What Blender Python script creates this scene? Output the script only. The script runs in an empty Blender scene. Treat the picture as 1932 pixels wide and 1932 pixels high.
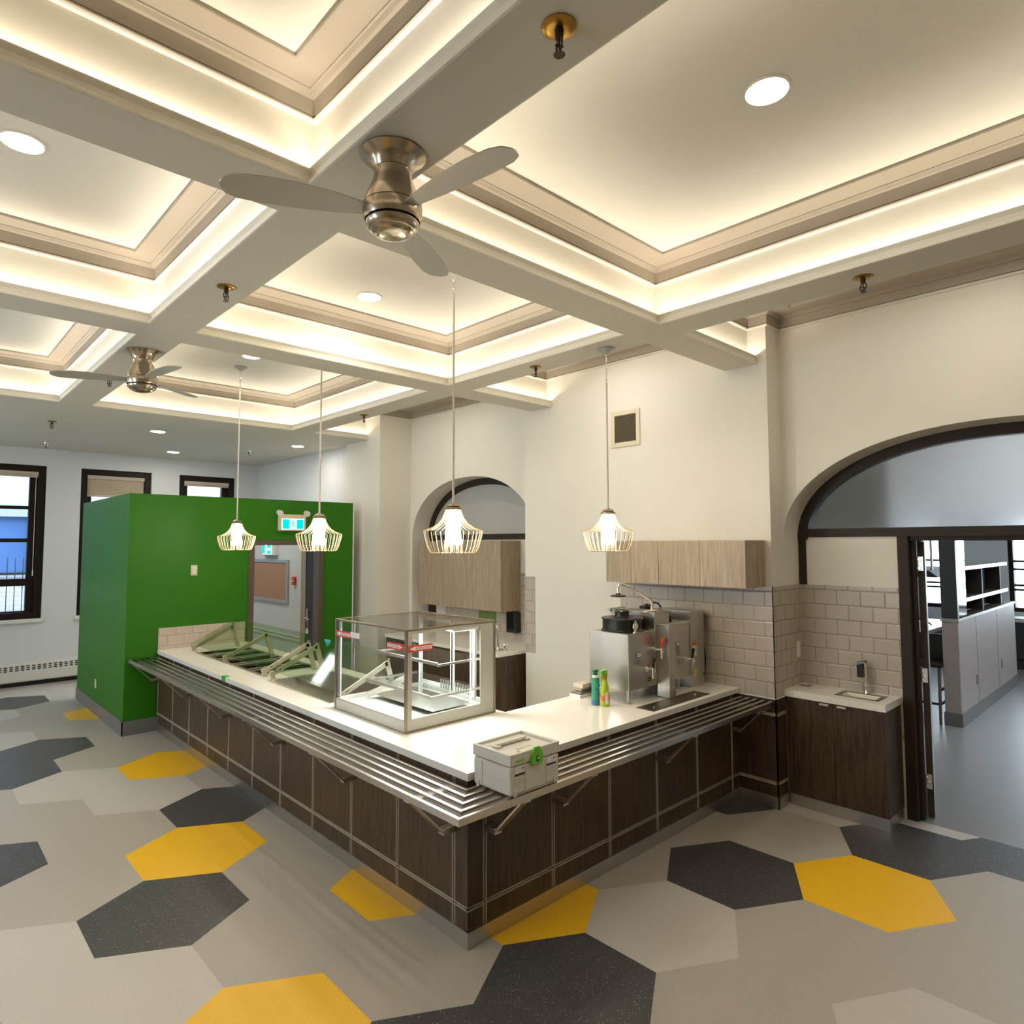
import bpy, bmesh, math, random
from mathutils import Vector, Matrix
random.seed(4)
PI = math.pi
S = bpy.context.scene
COL = S.collection

# ------------------------------------------------------------------ camera, world, exposure
cam_d = bpy.data.cameras.new('camera'); cam = bpy.data.objects.new('camera', cam_d); COL.objects.link(cam)
cam_d.sensor_fit = 'HORIZONTAL'; cam_d.sensor_width = 36.0
cam_d.lens = 36.0 * 1226.586 / 1932.0
cam_d.shift_x = (966 - 962.313) / 1932.0; cam_d.shift_y = (950.948 - 966) / 1932.0
cam_d.clip_start = 0.05; cam_d.clip_end = 200
_y, _p, _r = math.radians(46.5681), math.radians(3.4734), math.radians(-0.1714)
F = Vector((math.cos(_y)*math.cos(_p), math.sin(_y)*math.cos(_p), math.sin(_p)))
R0 = Vector((math.sin(_y), -math.cos(_y), 0)); U0 = R0.cross(F)
R = R0*math.cos(_r) + U0*math.sin(_r); U = U0*math.cos(_r) - R0*math.sin(_r)
cam.matrix_world = Matrix(((R.x, U.x, -F.x, -2.2793), (R.y, U.y, -F.y, -2.7424), (R.z, U.z, -F.z, 2.1384), (0, 0, 0, 1)))
S.camera = cam

W = bpy.data.worlds.new('sky'); S.world = W; W.use_nodes = True
bg = W.node_tree.nodes['Background']
bg.inputs[0].default_value = (0.76, 0.88, 1.0, 1); bg.inputs[1].default_value = 3.6

S.view_settings.view_transform = 'Standard'; S.view_settings.look = 'None'
S.view_settings.exposure = 1.22; S.view_settings.gamma = 1.0
try: S.view_settings.use_curve_mapping = False
except Exception: pass
cy = S.cycles
cy.max_bounces = 7; cy.diffuse_bounces = 4; cy.glossy_bounces = 4; cy.transmission_bounces = 4; cy.transparent_max_bounces = 12
cy.caustics_reflective = False; cy.caustics_refractive = False; cy.sample_clamp_indirect = 6.0
cy.use_denoising = True

WARM = (1.0, 0.885, 0.71)
COOL = (0.90, 0.95, 1.0)
TILT = math.radians(32)
P_COVE = 1.12       # W per metre of cove strip
E_DOWN = 54.0       # downlight lens
E_PEND = 30.0       # pendant glass

def area(name, loc, sx, sy, power, color, rot=(0, 0, 0), parent=None):
    d = bpy.data.lights.new(name, 'AREA'); d.shape = 'RECTANGLE'; d.size = sx; d.size_y = sy
    d.energy = power; d.color = color
    o = bpy.data.objects.new(name, d); COL.objects.link(o); o.location = loc; o.rotation_euler = rot; bpy.context.view_layer.update()
    if parent:
        o.parent = parent; o.matrix_parent_inverse = parent.matrix_world.inverted()
    return o

# ------------------------------------------------------------------ materials
def nm(name):
    m = bpy.data.materials.new(name); m.use_nodes = True
    nt = m.node_tree; b = nt.nodes['Principled BSDF']
    return m, nt, b
def rgba(c): return (c[0], c[1], c[2], 1)
def s2l(r, g, b):
    f = lambda v: (v/255/12.92) if v/255 <= .04045 else ((v/255+.055)/1.055)**2.4
    return (f(r), f(g), f(b))
def mat(name, color, rough=.5, metal=0.0, spec=.5, bump=0, bscale=60, var=0, vscale=4, emit=None, estr=0):
    m, nt, b = nm(name)
    b.inputs['Base Color'].default_value = rgba(color); b.inputs['Roughness'].default_value = rough
    b.inputs['Metallic'].default_value = metal; b.inputs['Specular IOR Level'].default_value = spec
    if var or bump:
        tc = nt.nodes.new('ShaderNodeTexCoord')
    if var:
        n = nt.nodes.new('ShaderNodeTexNoise'); n.inputs['Scale'].default_value = vscale; n.inputs['Detail'].default_value = 4
        nt.links.new(tc.outputs['Object'], n.inputs['Vector'])
        mx = nt.nodes.new('ShaderNodeMix'); mx.data_type = 'RGBA'
        mx.inputs[6].default_value = rgba([c*(1-var) for c in color]); mx.inputs[7].default_value = rgba([min(1, c*(1+var)) for c in color])
        nt.links.new(n.outputs['Fac'], mx.inputs[0]); nt.links.new(mx.outputs[2], b.inputs['Base Color'])
    if bump:
        n2 = nt.nodes.new('ShaderNodeTexNoise'); n2.inputs['Scale'].default_value = bscale; n2.inputs['Detail'].default_value = 3
        nt.links.new(tc.outputs['Object'], n2.inputs['Vector'])
        bp = nt.nodes.new('ShaderNodeBump'); bp.inputs['Strength'].default_value = bump; bp.inputs['Distance'].default_value = .002
        nt.links.new(n2.outputs['Fac'], bp.inputs['Height']); nt.links.new(bp.outputs[0], b.inputs['Normal'])
    if emit:
        b.inputs['Emission Color'].default_value = rgba(emit); b.inputs['Emission Strength'].default_value = estr
    return m
def wood(name, dark, light, stretch, rough=.45, scale=1.0):
    m, nt, b = nm(name)
    tc = nt.nodes.new('ShaderNodeTexCoord'); mp = nt.nodes.new('ShaderNodeMapping')
    mp.inputs['Scale'].default_value = stretch
    nt.links.new(tc.outputs['Object'], mp.inputs['Vector'])
    n = nt.nodes.new('ShaderNodeTexNoise'); n.inputs['Scale'].default_value = 6*scale; n.inputs['Detail'].default_value = 8; n.inputs['Distortion'].default_value = .6
    nt.links.new(mp.outputs[0], n.inputs['Vector'])
    n2 = nt.nodes.new('ShaderNodeTexNoise'); n2.inputs['Scale'].default_value = 40*scale; n2.inputs['Detail'].default_value = 4
    nt.links.new(mp.outputs[0], n2.inputs['Vector'])
    ad = nt.nodes.new('ShaderNodeMath'); ad.operation = 'MULTIPLY_ADD'; ad.inputs[1].default_value = .35
    nt.links.new(n2.outputs['Fac'], ad.inputs[0]); nt.links.new(n.outputs['Fac'], ad.inputs[2])
    cr = nt.nodes.new('ShaderNodeValToRGB'); cr.color_ramp.elements[0].position = .48; cr.color_ramp.elements[1].position = .85
    cr.color_ramp.elements[0].color = rgba(dark); cr.color_ramp.elements[1].color = rgba(light)
    nt.links.new(ad.outputs[0], cr.inputs[0]); nt.links.new(cr.outputs[0], b.inputs['Base Color'])
    bp = nt.nodes.new('ShaderNodeBump'); bp.inputs['Strength'].default_value = .15; bp.inputs['Distance'].default_value = .001
    nt.links.new(n2.outputs['Fac'], bp.inputs['Height']); nt.links.new(bp.outputs[0], b.inputs['Normal'])
    b.inputs['Roughness'].default_value = rough
    return m
def brushed(name, color, rough, stretch, metal=1.0):
    m, nt, b = nm(name)
    b.inputs['Base Color'].default_value = rgba(color); b.inputs['Metallic'].default_value = metal
    tc = nt.nodes.new('ShaderNodeTexCoord'); mp = nt.nodes.new('ShaderNodeMapping'); mp.inputs['Scale'].default_value = stretch
    n = nt.nodes.new('ShaderNodeTexNoise'); n.inputs['Scale'].default_value = 8; n.inputs['Detail'].default_value = 5
    nt.links.new(tc.outputs['Object'], mp.inputs['Vector']); nt.links.new(mp.outputs[0], n.inputs['Vector'])
    mr = nt.nodes.new('ShaderNodeMapRange'); mr.inputs['To Min'].default_value = rough*.92; mr.inputs['To Max'].default_value = rough*1.1
    nt.links.new(n.outputs['Fac'], mr.inputs['Value']); nt.links.new(mr.outputs[0], b.inputs['Roughness'])
    return m
def speckle(name, base, dots, scale, thr, rough=.38):
    m, nt, b = nm(name)
    tc = nt.nodes.new('ShaderNodeTexCoord')
    v = nt.nodes.new('ShaderNodeTexVoronoi'); v.inputs['Scale'].default_value = scale
    nt.links.new(tc.outputs['Object'], v.inputs['Vector'])
    lt = nt.nodes.new('ShaderNodeMath'); lt.operation = 'LESS_THAN'; lt.inputs[1].default_value = thr
    nt.links.new(v.outputs['Distance'], lt.inputs[0])
    gt = nt.nodes.new('ShaderNodeMath'); gt.operation = 'GREATER_THAN'; gt.inputs[1].default_value = .45
    sp = nt.nodes.new('ShaderNodeSeparateColor'); nt.links.new(v.outputs['Color'], sp.inputs[0])
    nt.links.new(sp.outputs[0], gt.inputs[0])
    ml = nt.nodes.new('ShaderNodeMath'); ml.operation = 'MULTIPLY'
    nt.links.new(lt.outputs[0], ml.inputs[0]); nt.links.new(gt.outputs[0], ml.inputs[1])
    n = nt.nodes.new('ShaderNodeTexNoise'); n.inputs['Scale'].default_value = 140; n.inputs['Detail'].default_value = 3
    nt.links.new(tc.outputs['Object'], n.inputs['Vector'])
    mx0 = nt.nodes.new('ShaderNodeMix'); mx0.data_type = 'RGBA'
    mx0.inputs[6].default_value = rgba([c*.82 for c in base]); mx0.inputs[7].default_value = rgba([c*1.18 for c in base])
    nt.links.new(n.outputs['Fac'], mx0.inputs[0])
    mx = nt.nodes.new('ShaderNodeMix'); mx.data_type = 'RGBA'; mx.inputs[7].default_value = rgba(dots)
    nt.links.new(mx0.outputs[2], mx.inputs[6]); nt.links.new(ml.outputs[0], mx.inputs[0])
    nt.links.new(mx.outputs[2], b.inputs['Base Color']); b.inputs['Roughness'].default_value = rough
    b.inputs['Specular IOR Level'].default_value = .4
    return m
def tile(name, tw, th, c1, c2, mortar, axis, off=(0, 0), rough=.22):
    # running-bond subway tile; axis is the wall normal ('x': u=y, 'y': u=x)
    m, nt, b = nm(name)
    tc = nt.nodes.new('ShaderNodeNewGeometry'); sx = nt.nodes.new('ShaderNodeSeparateXYZ'); cb = nt.nodes.new('ShaderNodeCombineXYZ')
    nt.links.new(tc.outputs['Position'], sx.inputs[0])
    nt.links.new(sx.outputs[1 if axis == 'x' else 0], cb.inputs[0]); nt.links.new(sx.outputs[2], cb.inputs[1])
    mp = nt.nodes.new('ShaderNodeMapping'); mp.inputs['Location'].default_value = (off[0], off[1], 0)
    nt.links.new(cb.outputs[0], mp.inputs['Vector'])
    def brick(ms, sm):
        br = nt.nodes.new('ShaderNodeTexBrick'); br.offset = .5; br.squash = 1
        br.inputs['Scale'].default_value = 1; br.inputs['Brick Width'].default_value = tw; br.inputs['Row Height'].default_value = th
        br.inputs['Mortar Size'].default_value = ms; br.inputs['Mortar Smooth'].default_value = sm; br.inputs['Bias'].default_value = 0
        br.inputs['Color1'].default_value = rgba(c1); br.inputs['Color2'].default_value = rgba(c2); br.inputs['Mortar'].default_value = rgba(mortar)
        nt.links.new(mp.outputs[0], br.inputs['Vector']); return br
    b1 = brick(.0016, .0); b2 = brick(.011, 1.0)
    nt.links.new(b1.outputs['Color'], b.inputs['Base Color'])
    iv = nt.nodes.new('ShaderNodeMath'); iv.operation = 'SUBTRACT'; iv.inputs[0].default_value = 1
    nt.links.new(b2.outputs['Fac'], iv.inputs[1])
    bp = nt.nodes.new('ShaderNodeBump'); bp.inputs['Strength'].default_value = .7; bp.inputs['Distance'].default_value = .004
    nt.links.new(iv.outputs[0], bp.inputs['Height']); nt.links.new(bp.outputs[0], b.inputs['Normal'])
    b.inputs['Roughness'].default_value = rough
    return m
def glass(name, tint=(1, 1, 1), rough=.02, ior=1.45, minrefl=0.0):
    m, nt, b = nm(name); nt.nodes.remove(b)
    o = nt.nodes['Material Output']
    t = nt.nodes.new('ShaderNodeBsdfTransparent'); t.inputs[0].default_value = rgba(tint)
    g = nt.nodes.new('ShaderNodeBsdfGlossy'); g.inputs['Roughness'].default_value = rough
    lw = nt.nodes.new('ShaderNodeLayerWeight'); lw.inputs['Blend'].default_value = .5
    pw = nt.nodes.new('ShaderNodeMath'); pw.operation = 'POWER'; pw.inputs[1].default_value = 4.5
    nt.links.new(lw.outputs['Facing'], pw.inputs[0])
    f0 = max(minrefl, .5*((ior-1)/(ior+1))**2)
    mr = nt.nodes.new('ShaderNodeMath'); mr.operation = 'MULTIPLY_ADD'; mr.inputs[1].default_value = .55; mr.inputs[2].default_value = f0
    nt.links.new(pw.outputs[0], mr.inputs[0])
    mx = nt.nodes.new('ShaderNodeMixShader')
    nt.links.new(mr.outputs[0], mx.inputs[0]); nt.links.new(t.outputs[0], mx.inputs[1]); nt.links.new(g.outputs[0], mx.inputs[2])
    nt.links.new(mx.outputs[0], o.inputs['Surface'])
    return m
def emis(name, color, strength):
    m, nt, b = nm(name); nt.nodes.remove(b)
    e = nt.nodes.new('ShaderNodeEmission'); e.inputs[0].default_value = rgba(color); e.inputs[1].default_value = strength
    nt.links.new(e.outputs[0], nt.nodes['Material Output'].inputs['Surface'])
    return m

WALL = mat('cream wall paint', (.78, .745, .665), .6, bump=.08, bscale=180, spec=.3)
CEIL = mat('white ceiling paint', (.80, .78, .72), .7, bump=.05, bscale=160, spec=.2)
BEAMP = mat('soffit paint', (.66, .62, .53), .65, bump=.05, bscale=160, spec=.2)
CORN = mat('taupe cornice paint', (.43, .38, .315), .55, spec=.3)
LIPM = mat('cove lip paint', (.74, .71, .62), .5, spec=.3)
GREY = mat('pale grey wall paint', (.70, .70, .69), .6, bump=.06, bscale=180, spec=.3)
GREEN = mat('green wall paint', (.026, .165, .0025), .48, bump=.06, bscale=200, spec=.3)
BASE = mat('grey rubber baseboard', (.19, .18, .17), .5)
FM = speckle('warm grey vinyl', (.445, .40, .345), (.64, .60, .54), 120, .17)
FL = speckle('light grey vinyl', (.57, .525, .47), (.70, .67, .62), 160, .14)
FD = speckle('charcoal vinyl', (.066, .063, .062), (.60, .58, .53), 82, .16)
FY = speckle('yellow vinyl', (.94, .53, .018), (.82, .42, .012), 150, .16)
FO = mat('office grey vinyl', (.25, .245, .24), .32, var=.06, vscale=8)
DWOOD = wood('dark wenge laminate', (.030, .0165, .008), (.092, .051, .025), (9, 9, .7), .46)
LWOOD = wood('light oak laminate', (.29, .215, .14), (.44, .345, .245), (10, 10, .6), .5)
GROOVE = mat('aluminium reveal trim', (.56, .52, .43), .45, metal=.2)
STEEL = mat('brushed stainless steel', (.60, .57, .52), .30, metal=1, var=.05, vscale=3)
STEELH = mat('brushed steel rail', (.58, .55, .51), .26, metal=1)
KICK = mat('satin steel kick plate', (.55, .52, .48), .33, metal=1)
CHROME = mat('chrome', (.82, .80, .77), .08, metal=1)
NICKEL = mat('brushed nickel', (.47, .40, .31), .22, metal=1)
BLADE = mat('silver fan blade', (.46, .43, .38), .4, metal=.3)
BRASS = mat('aged brass', (.45, .26, .05), .3, metal=1)
DKMET = mat('dark bronze metal', (.05, .028, .017), .4, metal=.6)
QUARTZ = mat('cream quartz', (.88, .84, .76), .22, var=.03, vscale=60)
TILEX = tile('taupe subway tile facing room', .186, .1235, (.48, .42, .355), (.51, .445, .375), (.20, .165, .13), 'x', (-.211+.186*4-.093, -.2535))
TILEY = tile('taupe subway tile facing front', .186, .1235, (.48, .42, .355), (.51, .445, .375), (.20, .165, .13), 'y', (.06, -.2535))
TILEG = tile('pink beige subway tile', .182, .118, (.55, .46, .39), (.58, .49, .41), (.25, .20, .16), 'y', (.0, -.954), .35)
FRAME = mat('dark brown frame paint', (.034, .024, .017), .5, spec=.25)
WFRAME = mat('espresso window frame', (.016, .0085, .0055), .5, spec=.2)
BLACKP = mat('black plastic', (.012, .011, .010), .3)
RUBBER = mat('black rubber', (.02, .02, .02), .6)
WHITEP = mat('white plastic', (.78, .75, .68), .4)
BEIGEP = mat('beige plastic', (.66, .57, .44), .45)
BLIND = mat('tan honeycomb blind', (.56, .46, .34), .7)
RADI = mat('cream enamel', (.70, .67, .60), .45)
CASEG = mat('grey coated metal', (.48, .47, .42), .4, metal=.2)
CASEB = mat('bronze edge trim', (.30, .24, .17), .35, metal=.7)
CLEAR = glass('clear glass', (.97, .98, .98), .02, 1.38)
SGLASS = glass('green tinted guard glass', (.90, .955, .87), .05, 1.5, .035)
WGLASS = glass('window glass', (.95, .97, .98), .02, 1.3)
RED = mat('red label', (.72, .06, .03), .5)
ORANGE = mat('orange label', (.75, .17, .03), .5)
PAPER = mat('white paper label', (.82, .80, .76), .7)
PINK = mat('pale pink paper', (.80, .58, .50), .7)
LGREY = mat('light grey tool box plastic', (.68, .655, .59), .48)
LIME = mat('lime green plastic', (.16, .56, .02), .35)
INK = mat('dark ink', (.03, .03, .03), .6)
BTEAL = mat('teal bottle plastic', (.05, .33, .24), .3)
BGREEN = mat('green bottle plastic', (.05, .36, .03), .3)
BLIME = mat('lime bottle plastic', (.45, .60, .03), .3)
BWHITE = mat('white bottle label', (.78, .78, .72), .4)
BBLUE = mat('blue label', (.05, .20, .40), .4)
CORK = mat('brown cork board', (.46, .25, .15), .8, var=.12, vscale=90)
ALU = mat('aluminium frame', (.45, .46, .47), .4, metal=.5)
FILM = mat('frosted infill panel', (.42, .42, .41), .5)
FROST, _nt, _b = nm('frosted arch glass'); _b.inputs['Transmission Weight'].default_value = 1; _b.inputs['Roughness'].default_value = .42; _b.inputs['IOR'].default_value = 1.12; _b.inputs['Base Color'].default_value = (.93, .93, .93, 1)
EMW = emis('white backlit sign', (.75, .97, 1.0), 1.15)
EMT = emis('teal backlit sign', (.0, .38, .36), 1.0)
TEAL = mat('teal sticker', (.05, .45, .48), .5)
DOWNL = emis('downlight lens', (1, .92, .79), E_DOWN)
PENDL = emis('lit pendant glass', (1, .90, .70), E_PEND)
LEDW = emis('white led strip', (1, .98, .94), 12.0)
BRICKW = tile('white brick darkened for alley shade', .26, .09, (.40, .41, .43), (.34, .35, .37), (.10, .11, .13), 'y', (0, 0), .8)  # white brick, its colour darkened to stand in for narrow alley shade
SIGNB = mat('blue shop glass', (.05, .11, .26), .25, var=.25, vscale=1.2)  # glass and poster blues darkened for the same alley shade
SIGNL = mat('light blue poster', (.09, .24, .42), .5)
SIGNR = mat('maroon poster strip', (.12, .03, .09), .5)
IRON = mat('black iron', (.02, .02, .025), .5)
STONE = mat('grey facade band', (.22, .25, .30), .7)
PAVE = mat('pavement', (.35, .35, .35), .8)
BEIGEB = mat('beige laminate', (.47, .40, .36), .45)

# ------------------------------------------------------------------ mesh builder
ORG = {}
class MB:
    def __init__(s): s.v = []; s.f = []; s.m = []
    def add(s, vs, fs, mi=0):
        o = len(s.v); s.v += [tuple(v) for v in vs]
        for f in fs: s.f.append([o+i for i in f]); s.m.append(mi)
        return s
    def box(s, x0, x1, y0, y1, z0, z1, mi=0):
        v = [(x, y, z) for z in (z0, z1) for y in (y0, y1) for x in (x0, x1)]
        return s.add(v, [(0, 2, 3, 1), (4, 5, 7, 6), (0, 1, 5, 4), (2, 6, 7, 3), (0, 4, 6, 2), (1, 3, 7, 5)], mi)
    def obox(s, c, ux, uy, uz, mi=0):
        # oriented box: centre + three half-extent vectors
        c, ux, uy, uz = map(Vector, (c, ux, uy, uz))
        v = [c+ux*a+uy*b+uz*d for d in (-1, 1) for b in (-1, 1) for a in (-1, 1)]
        return s.add(v, [(0, 2, 3, 1), (4, 5, 7, 6), (0, 1, 5, 4), (2, 6, 7, 3), (0, 4, 6, 2), (1, 3, 7, 5)], mi)
    def bar(s, p, q, w, t, side, mi=0):
        # flat bar p->q: width w across, thickness t along 'side'
        p, q, side = Vector(p), Vector(q), Vector(side).normalized()
        d = (q-p); n = d.cross(side).normalized()
        return s.obox((p+q)/2, d/2, side*t/2, n*w/2, mi)
    def prism(s, pts, axis, a, b, mi=0):
        # extrude a 2D outline along an axis from a to b
        n = len(pts)
        def P(u, w, t):
            return {'x': (t, u, w), 'y': (u, t, w), 'z': (u, w, t)}[axis]
        v = [P(u, w, a) for u, w in pts]+[P(u, w, b) for u, w in pts]
        f = [list(range(n))[::-1], list(range(n, 2*n))]+[(i, (i+1) % n, n+(i+1) % n, n+i) for i in range(n)]
        return s.add(v, f, mi)
    def lathe(s, prof, c=(0, 0), n=32, mi=0):
        # prof [(r,z)] about vertical axis at c
        v = []; f = []
        for r, z in prof:
            for k in range(n):
                a = 2*PI*k/n; v.append((c[0]+r*math.cos(a), c[1]+r*math.sin(a), z))
        for i in range(len(prof)-1):
            for k in range(n):
                f.append((i*n+k, i*n+(k+1) % n, (i+1)*n+(k+1) % n, (i+1)*n+k))
        return s.add(v, f, mi)
    def cyl(s, p, q, r0, r1=None, n=16, mi=0, cap=True):
        r1 = r0 if r1 is None else r1
        p, q = Vector(p), Vector(q); d = (q-p).normalized()
        a = d.orthogonal().normalized(); b = d.cross(a)
        v = [p+(a*math.cos(2*PI*k/n)+b*math.sin(2*PI*k/n))*r0 for k in range(n)]+[q+(a*math.cos(2*PI*k/n)+b*math.sin(2*PI*k/n))*r1 for k in range(n)]
        f = [(k, (k+1) % n, n+(k+1) % n, n+k) for k in range(n)]
        if cap: f += [list(range(n))[::-1], list(range(n, 2*n))]
        return s.add(v, f, mi)
    def tube(s, pts, r, n=8, mi=0, closed=False):
        pts = [Vector(p) for p in pts]; N = len(pts); v = []; f = []
        prev = None
        for i, p in enumerate(pts):
            if closed: d = (pts[(i+1) % N]-pts[i-1])
            else: d = pts[min(i+1, N-1)]-pts[max(i-1, 0)]
            d.normalize()
            if prev is None: a = d.orthogonal().normalized()
            else: a = (prev-d*prev.dot(d)).normalized()
            prev = a; b = d.cross(a)
            rr = r[i] if isinstance(r, (list, tuple)) else r
            v += [p+(a*math.cos(2*PI*k/n)+b*math.sin(2*PI*k/n))*rr for k in range(n)]
        m = N if closed else N-1
        for i in range(m):
            j = (i+1) % N
            for k in range(n): f.append((i*n+k, i*n+(k+1) % n, j*n+(k+1) % n, j*n+k))
        if not closed: f += [list(range(n))[::-1], list(range((N-1)*n, N*n))]
        return s.add(v, f, mi)
    def ball(s, c, r, n=12, mi=0, sz=1.0):
        prof = [(max(1e-4, r*math.sin(PI*i/n)), c[2]-r*sz*math.cos(PI*i/n)) for i in range(n+1)]
        return s.lathe(prof, (c[0], c[1]), n*2, mi)
    def frame(s, u0, u1, w0, w1, t, axis, a, b, mi=0):
        # rectangular ring of member width t, extruded along axis a..b
        pts = [((u0, u0+t), (w0, w1)), ((u1-t, u1), (w0, w1)), ((u0+t, u1-t), (w0, w0+t)), ((u0+t, u1-t), (w1-t, w1))]
        for (ua, ub), (wa, wb) in pts:
            if axis == 'x': s.box(a, b, ua, ub, wa, wb, mi)
            elif axis == 'y': s.box(ua, ub, a, b, wa, wb, mi)
            else: s.box(ua, ub, wa, wb, a, b, mi)
        return s
    def build(s, name, mats, parent=None, smooth=False, bevel=0, seg=2, org=None):
        if not isinstance(mats, (list, tuple)): mats = [mats]
        if parent is not None: o0 = Vector(ORG[parent])
        elif org is not None: o0 = Vector(org)
        else:
            xs = [v[0] for v in s.v]; ys = [v[1] for v in s.v]; zs = [v[2] for v in s.v]
            o0 = Vector(((min(xs)+max(xs))/2, (min(ys)+max(ys))/2, min(zs)))
        me = bpy.data.meshes.new(name)
        me.from_pydata([Vector(v)-o0 for v in s.v], [], s.f)
        for m in mats: me.materials.append(m)
        me.polygons.foreach_set('material_index', s.m)
        bm = bmesh.new(); bm.from_mesh(me); bmesh.ops.recalc_face_normals(bm, faces=bm.faces[:]); bm.to_mesh(me); bm.free()
        if smooth:
            me.polygons.foreach_set('use_smooth', [True]*len(me.polygons))
        o = bpy.data.objects.new(name, me); COL.objects.link(o)
        if smooth:
            try: me.set_sharp_from_angle(angle=math.radians(40))
            except Exception: pass
        if parent is not None: o.parent = parent
        else: o.location = o0
        ORG[o] = tuple(o0)
        if bevel:
            md = o.modifiers.new('bevel', 'BEVEL'); md.width = bevel; md.segments = seg; md.limit_method = 'ANGLE'; md.angle_limit = math.radians(40)
            md.harden_normals = False
        return o
def tag(o, label, cat, group=None):
    o['label'] = label; o['category'] = cat
    if group: o['group'] = group
    return o
def thing(name, label, cat, loc, group=None):
    o = bpy.data.objects.new(name, None); COL.objects.link(o); o.location = loc; o.empty_display_size = .1
    ORG[o] = tuple(loc); return tag(o, label, cat, group)
def struct(o): o['kind'] = 'structure'; return o
def kids(o): return [c for c in COL.objects if c.parent == o]
def dup(root, loc, label=None, rotz=None):
    r = root.copy(); COL.objects.link(r); r.location = loc
    if rotz is not None: r.rotation_euler = (0, 0, rotz)
    if label: r['label'] = label
    for ch in kids(root):
        c = ch.copy(); COL.objects.link(c); c.parent = r
        for g in kids(ch):
            d = g.copy(); COL.objects.link(d); d.parent = c
    return r
def text_mesh(name, txt, size, matrix, m, parent, depth=.0006):
    cu = bpy.data.curves.new(name, 'FONT'); cu.body = txt; cu.size = size; cu.extrude = depth; cu.align_x = 'CENTER'; cu.align_y = 'CENTER'
    to = bpy.data.objects.new(name+'_tmp', cu); COL.objects.link(to)
    dg = bpy.context.evaluated_depsgraph_get()
    me = bpy.data.meshes.new_from_object(to.evaluated_get(dg)); COL.objects.unlink(to); bpy.data.objects.remove(to)
    me.materials.clear(); me.materials.append(m); me.transform(matrix)
    me.transform(Matrix.Translation(-Vector(ORG[parent])))
    o = bpy.data.objects.new(name, me); COL.objects.link(o); o.parent = parent; ORG[o] = ORG[parent]
    return o

# ------------------------------------------------------------------ key dimensions (metres)
ZB, ZC = 3.65, 4.09                    # beam underside, coffer ceiling
XA0, XA1 = -3.357, -1.069              # coffer columns along x
XD0, XD1 = -.7695, 1.518
XG0 = 1.8146
YA0, YA1 = -3.28, -.237                # coffer rows along y
YB0, YB1 = .061, 2.1315
YC0, YC1 = 2.448, 5.49
XV, XW, XN, XP2 = 2.977, 3.21, 3.513, 2.68   # pillar wall, arch wall, niche panel, far pillar
YG, YW = 5.625, 9.687                  # green wall, window wall
XL, YK = -5.4, -5.4                    # left wall, wall behind

# ------------------------------------------------------------------ floor
hw, hh, hr = .803, .690, .46
cols = {(-2,-1):2,(-2,2):1,(-1,0):3,(-1,1):1,(-1,2):2,(0,-2):1,(0,-1):2,(0,0):1,(0,2):2,(0,-3):1,(1,-4):3,(1,-2):3,(1,1):1,
        (2,-4):2,(2,-3):0,(2,-2):3,(3,-5):2,(3,-4):1,(4,-3):3,(5,-5):1,(5,-3):1,(6,-3):2,(7,-4):2,(7,-3):3,(8,-5):1,(8,-4):1,
        (9,-5):1,(9,-4):1,(10,-4):2,(11,-3):3,(12,-4):2,(13,-4):1,(13,-3):2,(14,-4):2,(14,-3):2,(14,-2):2}
fb = bmesh.new()
rn = random.Random(7)
for r in range(-9, 17):
    for k in range(-12, 5):
        cx = 1.772+hw*k+(hw/2 if r % 2 else 0); cyy = -.555+hh*r
        vs = [fb.verts.new((cx+dx, cyy+dy, 0)) for dx, dy in ((hw/2, hh/3), (0, hh*2/3), (-hw/2, hh/3), (-hw/2, -hh/3), (0, -hh*2/3), (hw/2, -hh/3))]
        fc = fb.faces.new(vs)
        if (r, k) in cols: fc.material_index = cols[(r, k)]
        elif k < -5 or r < -2: fc.material_index = rn.choice([0, 0, 0, 2, 1, 3, 0])
bmesh.ops.remove_doubles(fb, verts=fb.verts[:], dist=.001)
for co, no in (((XL, 0, 0), (-1, 0, 0)), ((3.53, 0, 0), (1, 0, 0)), ((0, YK, 0), (0, -1, 0)), ((0, YW+.05, 0), (0, 1, 0))):
    bmesh.ops.bisect_plane(fb, geom=fb.verts[:]+fb.edges[:]+fb.faces[:], plane_co=co, plane_no=no, clear_outer=True)
bmesh.ops.recalc_face_normals(fb, faces=fb.faces[:])
me = bpy.data.meshes.new('floor'); fb.to_mesh(me); fb.free()
for m in (FM, FD, FL, FY): me.materials.append(m)
fl = struct(bpy.data.objects.new('floor', me)); COL.objects.link(fl)
for p in me.polygons:
    if p.normal.z < 0: p.flip()
struct(MB().box(3.53, 12.0, -5.4, 1.0, -.05, 0).build('floor', FO))

# ------------------------------------------------------------------ walls
T = 4.15
# window wall with three openings
WIN = [(-1.61, -.567), (-.107, .931), (1.377, 2.354)]; WZ0, WZ1 = 1.0, 3.38
w = MB(); xs = [XL-.2]+[c for a in WIN for c in a]+[3.7]
for i in range(0, len(xs), 2): w.box(xs[i], xs[i+1], YW, YW+.3, 0, T)
for a, b_ in WIN:
    w.box(a, b_, YW, YW+.3, 0, WZ0); w.box(a, b_, YW, YW+.3, WZ1, T)
struct(w.build('wall_back', GREY))
w = MB(); LW = [(.6, 2.0), (3.4, 4.8), (6.2, 7.6)]; ys = [YK]+[q for p_ in LW for q in p_]+[YW]
for i in range(0, len(ys), 2): w.box(XL-.2, XL, ys[i], ys[i+1], 0, T)
for a, b_ in LW: w.box(XL-.2, XL, a, b_, 0, 1.0); w.box(XL-.2, XL, a, b_, 3.3, T)
struct(w.build('wall_left', WALL))
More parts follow.
